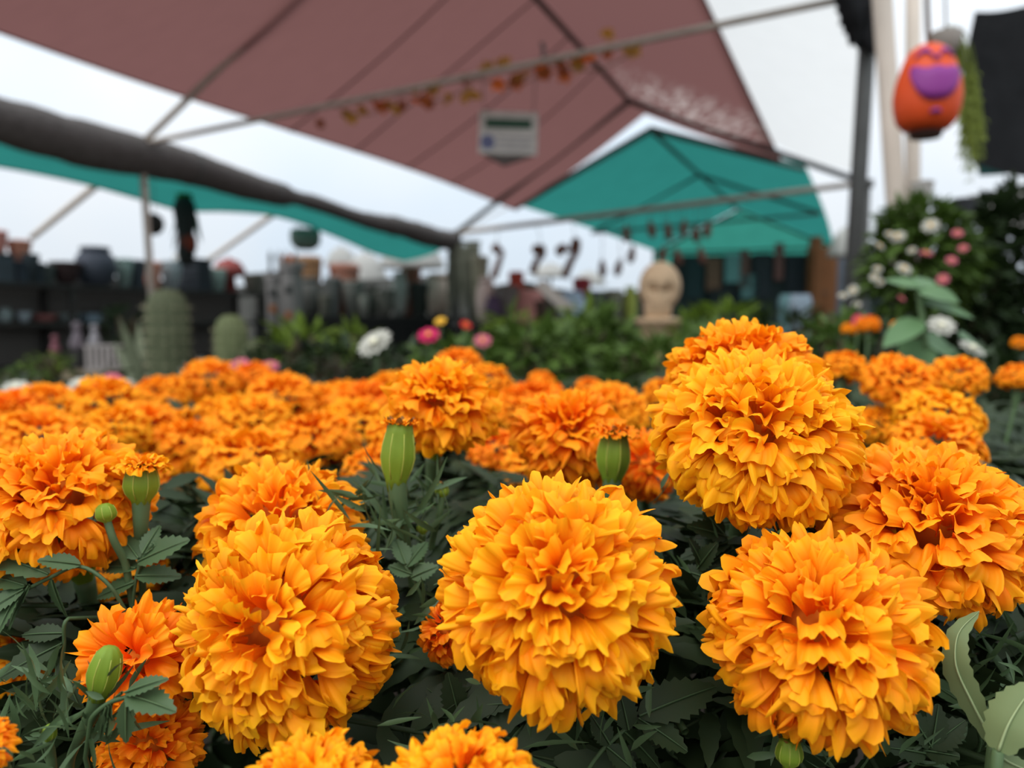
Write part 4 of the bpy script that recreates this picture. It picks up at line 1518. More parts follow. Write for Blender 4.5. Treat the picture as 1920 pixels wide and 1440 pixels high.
for i, (px, py, d, r_, lb) in enumerate([(1628, 610, 1.6, 22, 'small far orange bloom right of the magenta dot'), (1592, 618, 1.65, 15, 'tiny far orange bloom left of the magenta dot'), (1690, 616, 1.6, 21, 'small far orange bloom below the flowering shrub'), (1912, 645, 1.8, 16, 'tiny far orange bloom near the right edge')]):
    put_head(px, py, d, r_, lb, group='single marigolds standing out of the field')

# flowering shrub at the right
root, c, RX, RY = bush(1725, 495, 2.6, 92, 112, 1300, 0.068, m_bush, 'tall shrub with white and pink blossoms below the hanging pumpkin', 'flowering_shrub', 'shrub', 31, 'shrubs at the right')
for i, (px, py, r_, m) in enumerate([(1745, 424, 17, m_white), (1683, 445, 16, m_white), (1694, 505, 16, m_white), (1648, 462, 12, m_white), (1645, 505, 10, m_white), (1668, 440, 10, m_white), (1710, 470, 9, m_white), (1640, 520, 10, m_white), (1736, 476, 13, m_pink), (1795, 438, 11, m_pink), (1806, 466, 10, m_pink), (1784, 489, 11, m_pink), (1768, 524, 12, m_pink), (1600, 545, 12, m_white), (1580, 555, 9, m_white), (1606, 572, 9, m_white), (1690, 560, 8, m_pink), (1650, 530, 9, m_white)]):
    blossom(P(px, py, 2.36), r_ * 2.36 / F, 8, m, m_yel, root, seed=300 + i)
bush(1900, 520, 3.1, 120, 160, 2600, 0.075, m_bushd, 'dense dark hedge filling the right edge below the tarpaulin', 'hedge', 'hedge', 32, 'shrubs at the right', stems=10)
bush(1805, 580, 3.0, 90, 130, 1300, 0.07, m_bushd, 'dark bush between the flowering shrub and the hedge', 'leafy_shrub', 'shrub', 33, 'shrubs at the right')

# broad-leaved plant at the right, single leaves as parts
bl = empty('broadleaf_plant', P(1745, 600, 1.25) * 1.0, 'plant with large broad green leaves above the right-hand marigolds', 'plant')
bl.location.z = 0
b0 = Vector(bl.location)
m_broad = mat('broad_leaf', lin(92, 124, 82), 0.5, 0.2, 12, trans=0.25)
q = MB()
tops = [P(1740, 690, 1.25), P(1730, 600, 1.25), P(1722, 540, 1.26)]
q.tube(bez([b0] + tops, 5), 0.005, 7)
q.build('stem', m_stem, bl, True)
for bpt, tip, w in [((1722, 540), (1660, 518), 40), ((1722, 545), (1800, 560), 54), ((1726, 565), (1830, 588), 34), ((1730, 640), (1812, 670), 78), ((1735, 660), (1790, 640), 60), ((1736, 640), (1700, 690), 74), ((1738, 670), (1860, 690), 60), ((1722, 540), (1745, 515), 40), ((1728, 600), (1660, 640), 50), ((1800, 632), (1855, 652), 54)]:
    q = MB()
    B, T_ = P(bpt[0], bpt[1], 1.25), P(tip[0], tip[1], 1.2 + 0.1 * random.random())
    q.leaf(B, T_, Vector((0, -0.55, 0.8)), w * 1.25 / F, 0.2, 0.12, 7)
    q.build('leaf', m_broad, bl, True)

# cacti, agave and silver plant
def cactus(px, py0, py1, d, w, label, ribs, rgb, seed=0):
    a, b = P(px, py0, d), P(px, py1, d)
    R = w * d / F / 2
    root = empty('cactus', (b.x, b.y, 0), label, 'cactus')
    H = a.z
    q = MB()
    prof = [(R * 0.75, 0.0), (R * 0.95, H * 0.2), (R, H * 0.6), (R * 0.96, H * 0.85), (R * 0.8, H * 0.94), (R * 0.45, H * 0.99), (R * 0.08, H)]
    q.lathe((b.x, b.y, 0), prof, ribs * 4, None, ribs, 0.09)
    q.build('body', cmat(rgb), root, True)
    r = random.Random(seed)
    q = MB()
    for k in range(ribs):
        an = 2 * math.pi * k / ribs
        for j in range(9):
            h_ = H * (0.15 + 0.8 * j / 9)
            p = Vector((b.x + R * 1.06 * math.cos(an), b.y + R * 1.06 * math.sin(an), h_))
            for e in range(3):
                dv = Vector((math.cos(an) + r.gauss(0, 0.5), math.sin(an) + r.gauss(0, 0.5), r.gauss(0, 0.6))).normalized() * R * 0.28
                q.tube([p, p + dv], [R * 0.02, R * 0.004], 3, False)
    tag(q.build('spines', cmat((176, 170, 140)), root), kind='stuff')


cactus(318, 542, 700, 4.2, 72, 'tall grey-green ribbed cactus just right of the slim weathered pole', 14, (84, 90, 66))
cactus(436, 590, 700, 4.0, 58, 'rounded green cactus right of the tall ribbed one', 12, (96, 104, 70))
cactus(480, 640, 720, 3.8, 44, 'short dark cactus right of the rounded one', 12, (74, 80, 54))
ag = empty('agave_plant', P(268, 660, 4.4), 'spiky grey-green agave with upright blades beside the pole', 'plant')
ag.location.z = 0
c = Vector(ag.location)
for k, (tx, ty) in enumerate([(222, 598), (240, 625), (285, 610), (300, 640), (210, 640), (256, 600), (230, 670)]):
    q = MB()
    q.leaf((c.x, c.y, 0.12), P(tx, ty, 4.3 + 0.05 * k), Vector((0, -1, 0.3)), 0.06, 0.3, 0.05, 6)
    q.build('blade', m_grey, ag, True)
sv = empty('silver_plant', P(383, 720, 2.6), 'silvery white-leaved plant behind the field on the left', 'plant')
sv.location.z = 0
c = P(383, 730, 2.6)
rs = random.Random(9)
for k in range(16):
    q = MB()
    an = rs.uniform(0, 6.28)
    q.leaf(c, P(383 + 46 * math.cos(an), 698 + 28 * math.sin(an), 2.55), Vector((0, -0.5, 0.8)), 0.022, 0.3, 0.1, 5)
    q.build('leaf', m_silver, sv, True)
q = MB()
q.tube([(c.x, c.y, 0), c], 0.006, 6)
q.build('stem', m_stem, sv, True)

# ------------------------------------------------------------------ dark hanging plant and lantern by the left pole
def cord(parent, a, b, r=0.004, m=None):
    q = MB()
    q.tube([a, b], r, 5)
    return q.build('cord', m or m_iron, parent, True)


def roof_z(p):
    return p


hd = 7.4
t = empty('hanging_plant', P(348, 500, hd), 'tall dark hanging plant with a bright green top and drooping fronds', 'hanging plant')
q = MB()
tp = P(345, 375, hd)
q.lathe(P(350, 498, hd), [(0.05, 0), (0.075, 0.1), (0.07, 0.25), (0.085, 0.4), (0.10, 0.52), (0.08, 0.60), (0.03, 0.64)], 14, None, 5, 0.10)
q.build('body', cmat((34, 38, 36)), t, True)
q = MB()
q.ball(P(345, 366, hd), (0.07, 0.07, 0.085), 14, 10, lambda v: 1 + 0.12 * math.sin(8 * v.x) * math.cos(9 * v.z))
q.build('green_top', cmat((56, 130, 40)), t, True)
q = MB()
q.lathe(P(352, 470, hd), [(0.078, 0), (0.084, 0.05), (0.082, 0.12), (0.072, 0.14)], 14)
q.build('red_band', cmat((120, 52, 34)), t, True)
for k in range(9):
    q = MB()
    a = P(340, 400 + 3 * k, hd)
    q.leaf(a, P(322 - 3 * k % 14, 425 + 5 * k, hd - 0.05 + 0.02 * k), Vector((0, -0.4, 0.8)), 0.05, 0.2, 0.25, 5)
    q.build('frond', cmat((46, 74, 50)), t, True)
for k in range(5):
    q = MB()
    a = P(362, 395 + 4 * k, hd)
    q.leaf(a, P(372 + 2 * k, 420 + 8 * k, hd), Vector((0, -0.4, 0.8)), 0.04, 0.2, 0.2, 5)
    q.build('frond', cmat((46, 74, 50)), t, True)
cord(t, P(345, 358, hd), P(345, 318, hd))
t = empty('hanging_lantern', P(288, 440, 6.3), 'round black lantern hanging beside the slim weathered pole', 'lantern')
q = MB()
q.lathe(P(289, 440, 6.3), [(0.03, 0), (0.065, 0.03), (0.08, 0.08), (0.07, 0.13), (0.03, 0.165)], 16)
q.build('body', cmat((36, 38, 36)), t, True)
cord(t, P(289, 402, 6.3), P(287, 300, 6.25), 0.003)
t = empty('hanging_pot', P(573, 470, 9.6), 'grey-green rounded pot hanging under the teal awning', 'pot')
q = MB()
q.lathe(P(573, 468, 9.6), [(0.10, 0), (0.17, 0.06), (0.185, 0.15), (0.17, 0.24), (0.15, 0.245)], 18)
q.build('body', cmat((124, 138, 126)), t, True)
for dx in (-22, 0, 22):
    cord(t, P(573 + dx, 434, 9.6), P(573, 408, 9.7), 0.005)

# ------------------------------------------------------------------ long table with ceramics in the middle distance
m_skirt = mat('black_table_skirt', lin(30, 30, 30), 0.95, 0.3, 5)


def table(pxa, pxb, da, db, ztop, label, depth=0.8):
    A_, B_ = P(pxa, 600, da), P(pxb, 600, db)
    A_.z = B_.z = 0
    mid = (A_ + B_) / 2
    root = empty('display_table', mid, label, 'table')
    rot = Matrix.Rotation(math.atan2(B_.y - A_.y, B_.x - A_.x), 3, 'Z')
    L = (B_ - A_).length
    nrm = rot @ Vector((0, 1, 0))
    c = mid + nrm * depth / 2
    q = MB()
    q.box((c.x, c.y, ztop - 0.02), (L + 0.06, depth, 0.04), rot)
    q.build('table_top', m_shelf, root)
    q = MB()
    nn = int(L / 0.06)
    q.grid(lambda u, v: A_ + (B_ - A_) * u + Vector((0, 0, (ztop - 0.03) * (1 - v))) - nrm * (0.02 + 0.025 * v * math.sin(u * nn * 1.7)), nn, 4)
    q.build('skirt', m_skirt, root, True)
    for sx in (-0.48, 0.48):
        for sy in (0.06, 0.94):
            q = MB()
            p = mid + rot @ Vector((sx * L, sy * depth, 0))
            q.box((p.x, p.y, (ztop - 0.04) / 2), (0.05, 0.05, ztop - 0.04), rot)
            q.build('leg', m_shelf, root)
    return (A_.x + nrm.x * 0.2, A_.y + nrm.y * 0.2), (B_ - A_).normalized(), ztop


tA, tD, tz = table(478, 872, 11.0, 11.8, ZC + 0.06, 'long black-skirted table of ceramics in the middle distance')


def table_item(px, w, h, kind, rgb, label, T=None, off=0.0, lift=0.0, **k):
    A0, D0, z0 = T or (tA, tD, tz)
    nx, ny = -D0.y, D0.x
    x, y = on_line(px, (A0[0] + nx * off, A0[1] + ny * off), (D0.x, D0.y))
    pot_at(x, y, z0 + lift * y / F, w * y / F / 2, h * y / F, kind, rgb, label, **k)
    return x, y


for px, w, h, kd, rgb, lb, off in [
    (492, 30, 74, 'tall', (92, 90, 84), 'tall grey vase at the left end of the ceramics table', 0),
    (584, 46, 66, 'round', (78, 78, 74), 'dark grey urn right of the grey castle', 0),
    (582, 52, 110, 'taper', (126, 92, 62), 'brown tall pot behind the dark grey urn', 0.3),
    (548, 28, 104, 'tall', (180, 108, 70), 'terracotta chimney pot behind the grey castle', 0.35),
    (626, 34, 72, 'taper', (84, 86, 84), 'slate pot in the middle of the ceramics table', 0),
    (648, 60, 96, 'taper', (140, 92, 76), 'reddish brown pot behind the slate one', 0.35),
    (664, 44, 60, 'tall', (112, 112, 106), 'pale grey cylinder pot on the ceramics table', 0),
    (700, 30, 54, 'round', (66, 66, 60), 'dark round pot right of the pale cylinder', 0),
    (722, 44, 46, 'bowl', (110, 108, 100), 'grey bowl on the ceramics table', 0),
    (750, 34, 76, 'round', (140, 140, 134), 'pale round jar on the ceramics table', 0),
    (772, 40, 90, 'taper', (108, 66, 50), 'rust pot behind the pale round jar', 0.3),
    (788, 40, 62, 'taper', (40, 44, 40), 'black pot left of the pinkish jar', 0),
    (822, 52, 74, 'round', (172, 152, 138), 'pinkish beige jar at the right end of the ceramics table', 0),
    (852, 26, 90, 'tall', (120, 122, 108), 'slender grey-green vase at the table\'s right end', 0.1),
    (610, 24, 40, 'taper', (96, 94, 84), 'small grey pot between the urn and slate pot', -0.1),
    (684, 20, 34, 'tall', (150, 150, 140), 'small pale pot at the front of the ceramics table', -0.1),
]:
    table_item(px, w, h, kd, rgb, lb, None, off)

# hung cloth backdrops behind both tables
def backdrop(edge, d0, d1, m, label):
    A_, B_ = P(edge[0][0], 600, d0), P(edge[-1][0], 600, d1)
    A_.z = B_.z = 0
    root = empty('stall_backdrop', (A_ + B_) / 2, label, 'backdrop')
    root['kind'] = 'thing'
    pts = []
    for px, py in edge:
        f = (px - edge[0][0]) / (edge[-1][0] - edge[0][0])
        p = P(px, py, d0 + (d1 - d0) * f)
        pts.append(p)
    top = bez(pts, 5)
    n = len(top) - 1

    def fn(u, v):
        k = min(int(u * n + 1e-6), n)
        p = top[k]
        return Vector((p.x, p.y + 0.05 * math.sin(k * 1.3) * (0.3 + v), p.z * (1 - v)))

    q = MB()
    q.grid(fn, n, 4)
    q.build('cloth', m, root, True)
    for k in (0, n // 2, n):
        q = MB()
        q.tube([(top[k].x, top[k].y + 0.09, 0), (top[k].x, top[k].y + 0.09, top[k].z)], 0.025, 6)
        q.build('post', m_iron, root, True)
    return root


backdrop([(430, 540), (480, 532), (540, 528), (600, 530), (680, 524), (760, 520), (830, 516), (905, 520)], 13.2, 14.0, cmat((92, 92, 88)), 'grey cloth backdrop behind the ceramics table')
backdrop([(880, 545), (930, 535), (980, 528), (1040, 540), (1100, 548), (1160, 552), (1215, 540)], 11.2, 12.0, cmat((78, 76, 66)), 'dark drab cloth backdrop behind the colourful stall')
# grey-green moss hanging around the far left corner pole
ms_ = empty('hanging_moss', (L2.x, L2.y, 0.4), 'shaggy grey-green moss hanging around the far corner pole', 'moss')
rm_ = random.Random(8)
q = MB()
for i in range(260):
    a0 = Vector((L2.x + rm_.uniform(-0.10, 0.32), L2.y + rm_.uniform(-0.2, 0.1), L2.z - rm_.uniform(0.12, 0.35)))
    e0 = a0 + Vector((rm_.uniform(-0.04, 0.04), rm_.uniform(-0.04, 0.04), -rm_.uniform(0.35, 0.85)))
    q.tube([a0, lerp(a0, e0, 0.5) + Vector((rm_.uniform(-0.03, 0.03), 0, 0)), e0], [0.014, 0.012, 0.003], 4, False)
tag(q.build('strands', cmat((118, 122, 106)), ms_, True), kind='stuff')
q = MB()
q.tube([(L2.x - 0.12, L2.y - 0.1, L2.z - 0.13), (L2.x + 0.34, L2.y - 0.1, L2.z - 0.13)], 0.02, 6)
q.build('hanging_rod', m_iron, ms_, True)

# grey castle ornament
x, y = on_line(535, tA, (tD.x, tD.y))
x *= (y - 0.62) / y
y -= 0.62
cs = empty('castle_ornament', (x, y, tz - 0.2), 'grey stone castle ornament with orange windows and thin spires', 'ornament')
m_stone = cmat((128, 124, 122))
sc = y / F
for dx, w, h in ((-17, 30, 92), (14, 40, 112), (-4, 24, 70)):
    q = MB()
    q.lathe((x + dx * sc, y, tz - 0.2), [(w * sc / 2, 0), (w * sc / 2, h * sc), (w * sc * 0.6, h * sc), (w * sc * 0.6, (h + 10) * sc), (w * sc * 0.4, (h + 10) * sc)], 14)
    q.build('tower', m_stone, cs)
    for k in range(6):
        an = k * math.pi / 3
        q = MB()
        q.box((x + dx * sc + math.cos(an) * w * sc * 0.52, y + math.sin(an) * w * sc * 0.52, tz - 0.2 + (h + 13) * sc), (6 * sc, 6 * sc, 8 * sc))
        q.build('battlement', m_stone, cs)
for dx, hz in ((-17, 40), (13, 28), (-17, 70), (14, 75)):
    q = MB()
    q.box((x + dx * sc, y - (20 if dx > 0 else 15) * sc, tz - 0.2 + hz * sc), (11 * sc, 3 * sc, 13 * sc))
    q.build('window', cmat((172, 100, 44) if hz < 60 else (38, 42, 42)), cs)
for dx in (-26, -10, 4, 20):
    q = MB()
    q.lathe((x + dx * sc, y + 0.05, tz - 0.2 + 92 * sc), [(3 * sc, 0), (3 * sc, 40 * sc), (5 * sc, 42 * sc), (0.5 * sc, 58 * sc)], 8)
    q.build('spire', m_iron, cs, True)
# stand below the castle so that it stays on the table edge
q = MB()
q.box((x, y, (tz - 0.2) / 2), (0.5, 0.3, tz - 0.2))
q.build('stand', m_shelf, cs)

# pale market umbrellas and white canopies far behind
m_canvas = mat('white_canvas', (0.52, 0.51, 0.48), 0.9, 0.12, 3, trans=0.35)


def umbrella(px, py, d, w, h, label, m=None):
    c = P(px, py, d)
    R, H = w * d / F / 2, h * d / F
    root = empty('market_umbrella', (c.x, c.y, 0), label, 'umbrella', 'pale umbrellas far behind')
    q = MB()
    q.lathe(c, [(R, -H * 0.55), (R * 0.98, -H * 0.45), (R * 0.7, H * 0.1), (R * 0.35, H * 0.38), (0.02, H * 0.45)], 24, None, 8, 0.03)
    q.build('canopy', m or m_canvas, root, True)
    q = MB()
    q.tube([(c.x, c.y, 0), (c.x, c.y, c.z + H * 0.5)], 0.03, 8)
    q.build('pole', m_iron, root, True)


umbrella(772, 468, 14.5, 122, 62, 'largest pale umbrella, below the far end of the rolled cloth')
umbrella(685, 500, 15.5, 86, 56, 'smaller pale umbrella left of the largest one')
umbrella(640, 478, 17.5, 60, 34, 'faint pale umbrella behind the grey-green hanging pot')
umbrella(1032, 505, 20.0, 70, 26, 'small white canopy beneath the curved brown ornaments')
umbrella(1105, 520, 19.0, 64, 26, 'small white canopy left of the tan skull')
umbrella(1590, 450, 13.0, 74, 56, 'pale canopy just left of the dark right post')
umbrella(335, 515, 16.0, 50, 90, 'pale narrow umbrella between the hanging plant and the pole')

# second stall: goods in the centre
T2 = table(884, 1190, 8.6, 9.4, ZC - 0.04, 'dark stall table of colourful goods at the centre', 0.7)
for px, w, h, kd, rgb, lb, off in [
    (900, 34, 116, 'tall', (128, 128, 108), 'mossy grey-green column at the left of the colourful stall', 0.3),
    (912, 40, 80, 'round', (176, 160, 152), 'pale pinkish jar on the colourful stall', 0.2),
    (950, 48, 70, 'taper', (94, 90, 86), 'tall grey pot on the colourful stall', 0),
    (925, 32, 48, 'round', (66, 52, 74), 'dark purple pot on the colourful stall', -0.1),
    (988, 48, 62, 'box', (206, 148, 140), 'pink and white box on the colourful stall', 0.1),
    (968, 30, 96, 'taper', (146, 58, 44), 'rusty red vase behind the pink box', 0.35),
    (1072, 56, 56, 'round', (160, 186, 204), 'light blue rounded pot on the colourful stall', 0.05),
    (1090, 34, 84, 'taper', (128, 44, 52), 'dark red pot behind the light blue one', 0.35),
    (1118, 40, 60, 'taper', (60, 62, 84), 'navy pot right of the light blue one', 0.1),
    (1150, 34, 58, 'tall', (118, 122, 104), 'grey-green cylinder at the right of the colourful stall', 0),
    (1180, 26, 64, 'round', (152, 168, 78), 'lime pot left of the tan skull', 0),
    (1012, 30, 40, 'bowl', (70, 56, 46), 'brown bowl right of the pink box', -0.05),
]:
    table_item(px, w, h, kd, rgb, lb, T2, off)
# leaning white board
bd = empty('white_board', P(1050, 590, 8.45), 'white board leaning diagonally on the colourful stall', 'board')
q = MB()
a, b = P(1010, 530, 8.4), P(1072, 585, 8.4)
ax = (b - a)
q.box((a + b) / 2, (ax.length, 0.03, 0.12), Matrix.Rotation(math.atan2(ax.z, ax.x) * -1, 3, 'Y'))
q.build('panel', cmat((226, 220, 208)), bd)
q = MB()
q.tube([(a + b) / 2, ((a.x + b.x) / 2, (a.y + b.y) / 2 + 0.12, 0.0)], 0.015, 6)
q.build('prop', m_wood, bd)

# curved brown ornaments hanging from the rear cross pole and the dried gourds
def beam_pt(px):
    A0 = (L2.x, L2.y)
    D = (R2.x - L2.x, R2.y - L2.y)
    x, y = on_line(px, A0, D)
    f = (x - L2.x) / D[0]
    return Vector((x, y, L2.z + (R2.z - L2.z) * f))


m_gourd = cmat((112, 78, 64))
GL = [(1172, 440), (1218, 432), (1250, 436), (1278, 430), (1300, 440), (1322, 432), (1240, 480), (1268, 482), (1312, 480), (1182, 478), (1158, 502), (1128, 504)]
GN = ['leftmost of the upper row of brown gourds', 'second brown gourd in the upper hanging row', 'third brown gourd in the upper hanging row', 'fourth brown gourd in the upper hanging row', 'fifth brown gourd in the upper hanging row', 'rightmost of the upper row of brown gourds',
      'lower brown gourd hanging directly above the tan skull', 'lower brown gourd hanging right above the skull\'s forehead', 'lower brown gourd at the right, over the stall wall', 'brown gourd hanging left of the tan skull\'s crown', 'dark gourd hanging lower at the left of the skull', 'lowest and leftmost dark gourd over the colourful stall']
for (px, py), lb in zip(GL, GN):
    bp_ = beam_pt(px)
    dd = bp_.y
    p = P(px, py, dd)
    p.y = bp_.y
    k = dd / F
    root = empty('hanging_gourd', p, lb, 'gourd', 'brown gourds hanging from the rear cross pole')
    q = MB()
    H = frame_from((0.25 * math.sin(px), 0.1, 1))
    q.lathe(p, [(2 * k, -17 * k), (6 * k, -13 * k), (8 * k, -5 * k), (6.5 * k, 4 * k), (5 * k, 10 * k), (3 * k, 15 * k), (1 * k, 17 * k)], 12, H)
    q.build('gourd_body', m_gourd, root, True)
    cord(root, p + H @ Vector((0, 0, 16 * k)), bp_, 0.004)
for pts, lb in [([(925, 520), (935, 492), (940, 470), (930, 466)], 'short curved brown ornament at the left of the hanging three'), ([(998, 512), (1006, 490), (1018, 476), (1016, 462), (1006, 468)], 'curved brown ornament in the middle of the hanging three'), ([(1058, 520), (1070, 490), (1082, 468), (1080, 450), (1068, 470), (1054, 460), (1050, 470)], 'largest twisted brown ornament, rightmost of the hanging three')]:
    px = pts[1][0]
    bp_ = beam_pt(px)
    dd = bp_.y
    P3 = [P(x, y, dd) for x, y in pts]
    root = empty('curved_ornament', P3[0], lb, 'ornament', 'curved brown ornaments at the centre')
    q = MB()
    cv = bez(P3, 6)
    n = len(cv)
    q.tube(cv, [0.045 * (1.25 - 0.8 * i / n) for i in range(n)], 9)
    q.build('body', m_gourd, root, True)
    q = MB()
    q.ball(P3[-1], (0.065, 0.06, 0.075), 12, 8)
    q.build('knob', m_gourd, root, True)
    top = max(P3, key=lambda p: p.z)
    cord(root, top, bp_ if bp_.z > top.z else top + Vector((0, 0, 0.2)), 0.004)

# ------------------------------------------------------------------ tan skull on its pedestal
sk = P(1237, 545, 4.4)
u = 4.4 / F
sr = empty('stone_skull', (sk.x, sk.y, 0), 'tan stone skull ornament with dark eye sockets', 'ornament')
m_tan = mat('tan_stone', lin(206, 176, 142), 0.85, 0.2, 25, bump=0.3)
m_sock_shade = mat('skull_hollow_shade', lin(140, 110, 84), 0.9, 0.2, 25)  # darker balls in the sockets: shade of the hollows put into colour


def skullf(d):
    v = 1.0
    # sockets, nose and narrowing jaw, face towards the camera (-y), turned slightly left
    for sx in (-0.52, 0.22):
        e = Vector((sx, -0.80, -0.20)).normalized()
        k = max(0, d.dot(e))
        v -= 0.34 * math.exp(-((1 - k) / 0.045) ** 1.5)
    e = Vector((-0.16, -0.9, -0.45)).normalized()
    v -= 0.2 * math.exp(-((1 - max(0, d.dot(e))) / 0.010))
    e = Vector((-0.16, -0.95, -0.02)).normalized()
    v += 0.05 * math.exp(-((1 - max(0, d.dot(e))) / 0.03))
    return v


q = MB()
q.ball((sk.x, sk.y, sk.z + 8 * u), (39 * u, 42 * u, 46 * u), 44, 34, skullf)
q.build('cranium', m_tan, sr, True)
for sx in (-0.52, 0.22):
    e = Vector((sx, -0.80, -0.20)).normalized()
    q = MB()
    q.ball((sk.x + e.x * 24 * u, sk.y + e.y * 25 * u, sk.z + 8 * u + e.z * 28 * u), 8 * u, 12, 8)
    q.build('socket_shade', m_sock_shade, sr, True)
q = MB()
q.lathe((sk.x - 4 * u, sk.y - 6 * u, sk.z - 52 * u), [(20 * u, 0), (24 * u, 6 * u), (26 * u, 20 * u), (25 * u, 34 * u), (30 * u, 50 * u)], 22)
q.build('jaw', m_tan, sr, True)
for k in range(7):
    for row in (0, 1):
        q = MB()
        an = -2.25 + 0.26 * k
        q.box((sk.x - 4 * u + 26 * u * math.cos(an), sk.y - 6 * u + 26 * u * math.sin(an), sk.z + (-22 - 9 * row) * u), (6 * u, 3 * u, 8 * u), Matrix.Rotation(an + math.pi / 2, 3, 'Z'))
        q.build('tooth', m_tan, sr)
q = MB()
q.lathe((sk.x, sk.y, 0), [(46 * u, 0), (46 * u, 0.04), (40 * u, 0.05), (38 * u, sk.z - 62 * u), (46 * u, sk.z - 60 * u), (46 * u, sk.z - 52 * u), (30 * u, sk.z - 50 * u)], 20)
q.build('pedestal', m_tan, sr, True)

# ------------------------------------------------------------------ stall wall with hung panels under the teal canopy
WA = Vector((3.35, 15.2, 0))
WD = Vector((0.985, -0.17, 0))
wl = empty('stall_wall', WA + WD * 1.7, 'dark stall wall hung with panels under the teal canopy', 'stall')
wl['kind'] = 'thing'
wrot = Matrix.Rotation(math.atan2(WD.y, WD.x), 3, 'Z')
q = MB()
c = WA + WD * 1.7
zt_ = zpix(478, 15)
q.box((c.x, c.y, zt_ / 2), (4.0, 0.08, zt_), wrot)
q.build('board', cmat((46, 58, 58)), wl)
for px, y0, y1, w, rgb in [(1335, 484, 545, 26, (120, 92, 74)), (1370, 476, 530, 27, (110, 158, 156)), (1392, 470, 540, 18, (112, 84, 76)), (1425, 475, 560, 32, (46, 54, 58)), (1456, 456, 525, 16, (122, 86, 80)), (1488, 478, 560, 34, (48, 54, 60)), (1402, 515, 560, 30, (100, 138, 136)), (1300, 480, 560, 30, (40, 62, 64)), (1350, 540, 570, 40, (40, 48, 50))]:
    x, y = on_line(px, (WA.x, WA.y - 0.12), (WD.x, WD.y))
    k = y / F
    z0, z1 = zpix(y1, y), zpix(y0, y)
    q = MB()
    q.box((x, y, (z0 + z1) / 2), (w * k, 0.05, z1 - z0), wrot)
    q.build('hung_panel', cmat(rgb), wl)
x, y = on_line(1535, (WA.x, WA.y - 0.35), (WD.x, WD.y))
k = y / F
cb = empty('wooden_cabinet', (x, y, 0), 'brown wooden cabinet at the right of the stall wall', 'cabinet')
m_brown = mat('cabinet_wood', lin(122, 78, 44), 0.7, 0.35, 3, stretch=(6, 6, 1))
zt_ = zpix(464, y)
q = MB()
q.box((x, y, zt_ / 2), (48 * k, 0.35, zt_), wrot)
q.build('body', m_brown, cb)
for sx in (-0.5, 0.5):
    q = MB()
    q.box((x + sx * 22 * k, y - 0.19, zt_ / 2), (20 * k, 0.03, zt_ - 0.12), wrot)
    dr = q.build('door', m_brown, cb)
    q = MB()
    q.ball((x + sx * 6 * k, y - 0.22, zt_ * 0.55), 0.02, 8, 6)
    q.build('knob', m_iron, dr)
q = MB()
q.box((x - 12 * k, y, zt_ + 9 * k), (18 * k, 0.3, 20 * k), wrot)
q.build('crest', m_brown, cb)
x, y = on_line(1595, (WA.x, WA.y - 0.3), (WD.x, WD.y))
pot_at(x, y, 0, 28 * y / F, zpix(478, y), 'box', (92, 100, 110), 'slate grey crate stack between the cabinet and dark post', 'crate_stack', 'crate', None)
for px, d_, h_, rgb, lb in [(1440, 4.0, 46, (140, 156, 168), 'pale blue-grey pot behind the topmost marigold\'s right'), (1420, 5.0, 58, (110, 150, 152), 'pale teal pot standing before the stall wall')]:
    p = P(px + 60, 600, d_)
    pot_at(p.x, p.y, 0, 21 * d_ / F, zpix(552, d_), 'taper', rgb, lb)

# ------------------------------------------------------------------ sign, garland and hook on the front cross pole
def front_pt(px, f=0.0):
    A0 = (L1.x, L1.y)
    D = (R1.x - L1.x, R1.y - L1.y)
    x, y = on_line(px, A0, D)
    t_ = (x - L1.x) / D[0]
    return Vector((x, y, L1.z + (R1.z - L1.z) * t_))


dsg = 5.35
sg = empty('hanging_sign', P(953, 250, dsg), 'white hanging sign with a dark green bar and blue round logo', 'sign')
k = dsg / F
c = P(953, 250, dsg)
SR = Matrix.Rotation(math.radians(2.0), 3, 'Y')
q = MB()
q.box(c, (110 * k, 0.02, 78 * k), SR)
q.build('board', cmat((206, 202, 194), gain=0.95), sg)
fy = Vector((0, -0.013, 0))
q = MB()
q.box(c + SR @ Vector((0, 0, 17 * k)) + fy, (86 * k, 0.006, 17 * k), SR)
q.build('green_bar', cmat((52, 84, 66)), sg)
q = MB()
q.lathe(c + SR @ Vector((-38 * k, 0, -18 * k)) + fy, [(14 * k, -0.003), (14 * k, 0.003)], 24, Matrix.Rotation(math.pi / 2, 3, 'X'))
lg = q.build('round_logo', cmat((128, 132, 158)), sg)
q = MB()
q.lathe(c + SR @ Vector((-38 * k, 0, -18 * k)) + fy * 1.4, [(6 * k, -0.003), (6 * k, 0.003)], 16, Matrix.Rotation(math.pi / 2, 3, 'X'))
q.build('logo_centre', cmat((80, 84, 128)), lg)
for j, wd in enumerate((66, 60, 64)):
    q = MB()
    q.box(c + SR @ Vector(((14 - (66 - wd) / 2) * k, 0, (-8 - 10 * j) * k)) + fy, (wd * k, 0.005, 3.2 * k), SR)
    q.build('print_line', cmat((168, 164, 166)), sg)
q = MB()
tri = [c + SR @ Vector((x * k, 0, z * k)) for x, z in ((-46, -39), (46, -39), (-6, -58))]
q.add([p + Vector((0, -0.01, 0)) for p in tri] + [p + Vector((0, 0.06, 0)) for p in tri], [(0, 2, 1), (3, 4, 5), (0, 1, 4, 3), (1, 2, 5, 4), (2, 0, 3, 5)])
q.build('grey_flap', cmat((96, 88, 84)), sg)
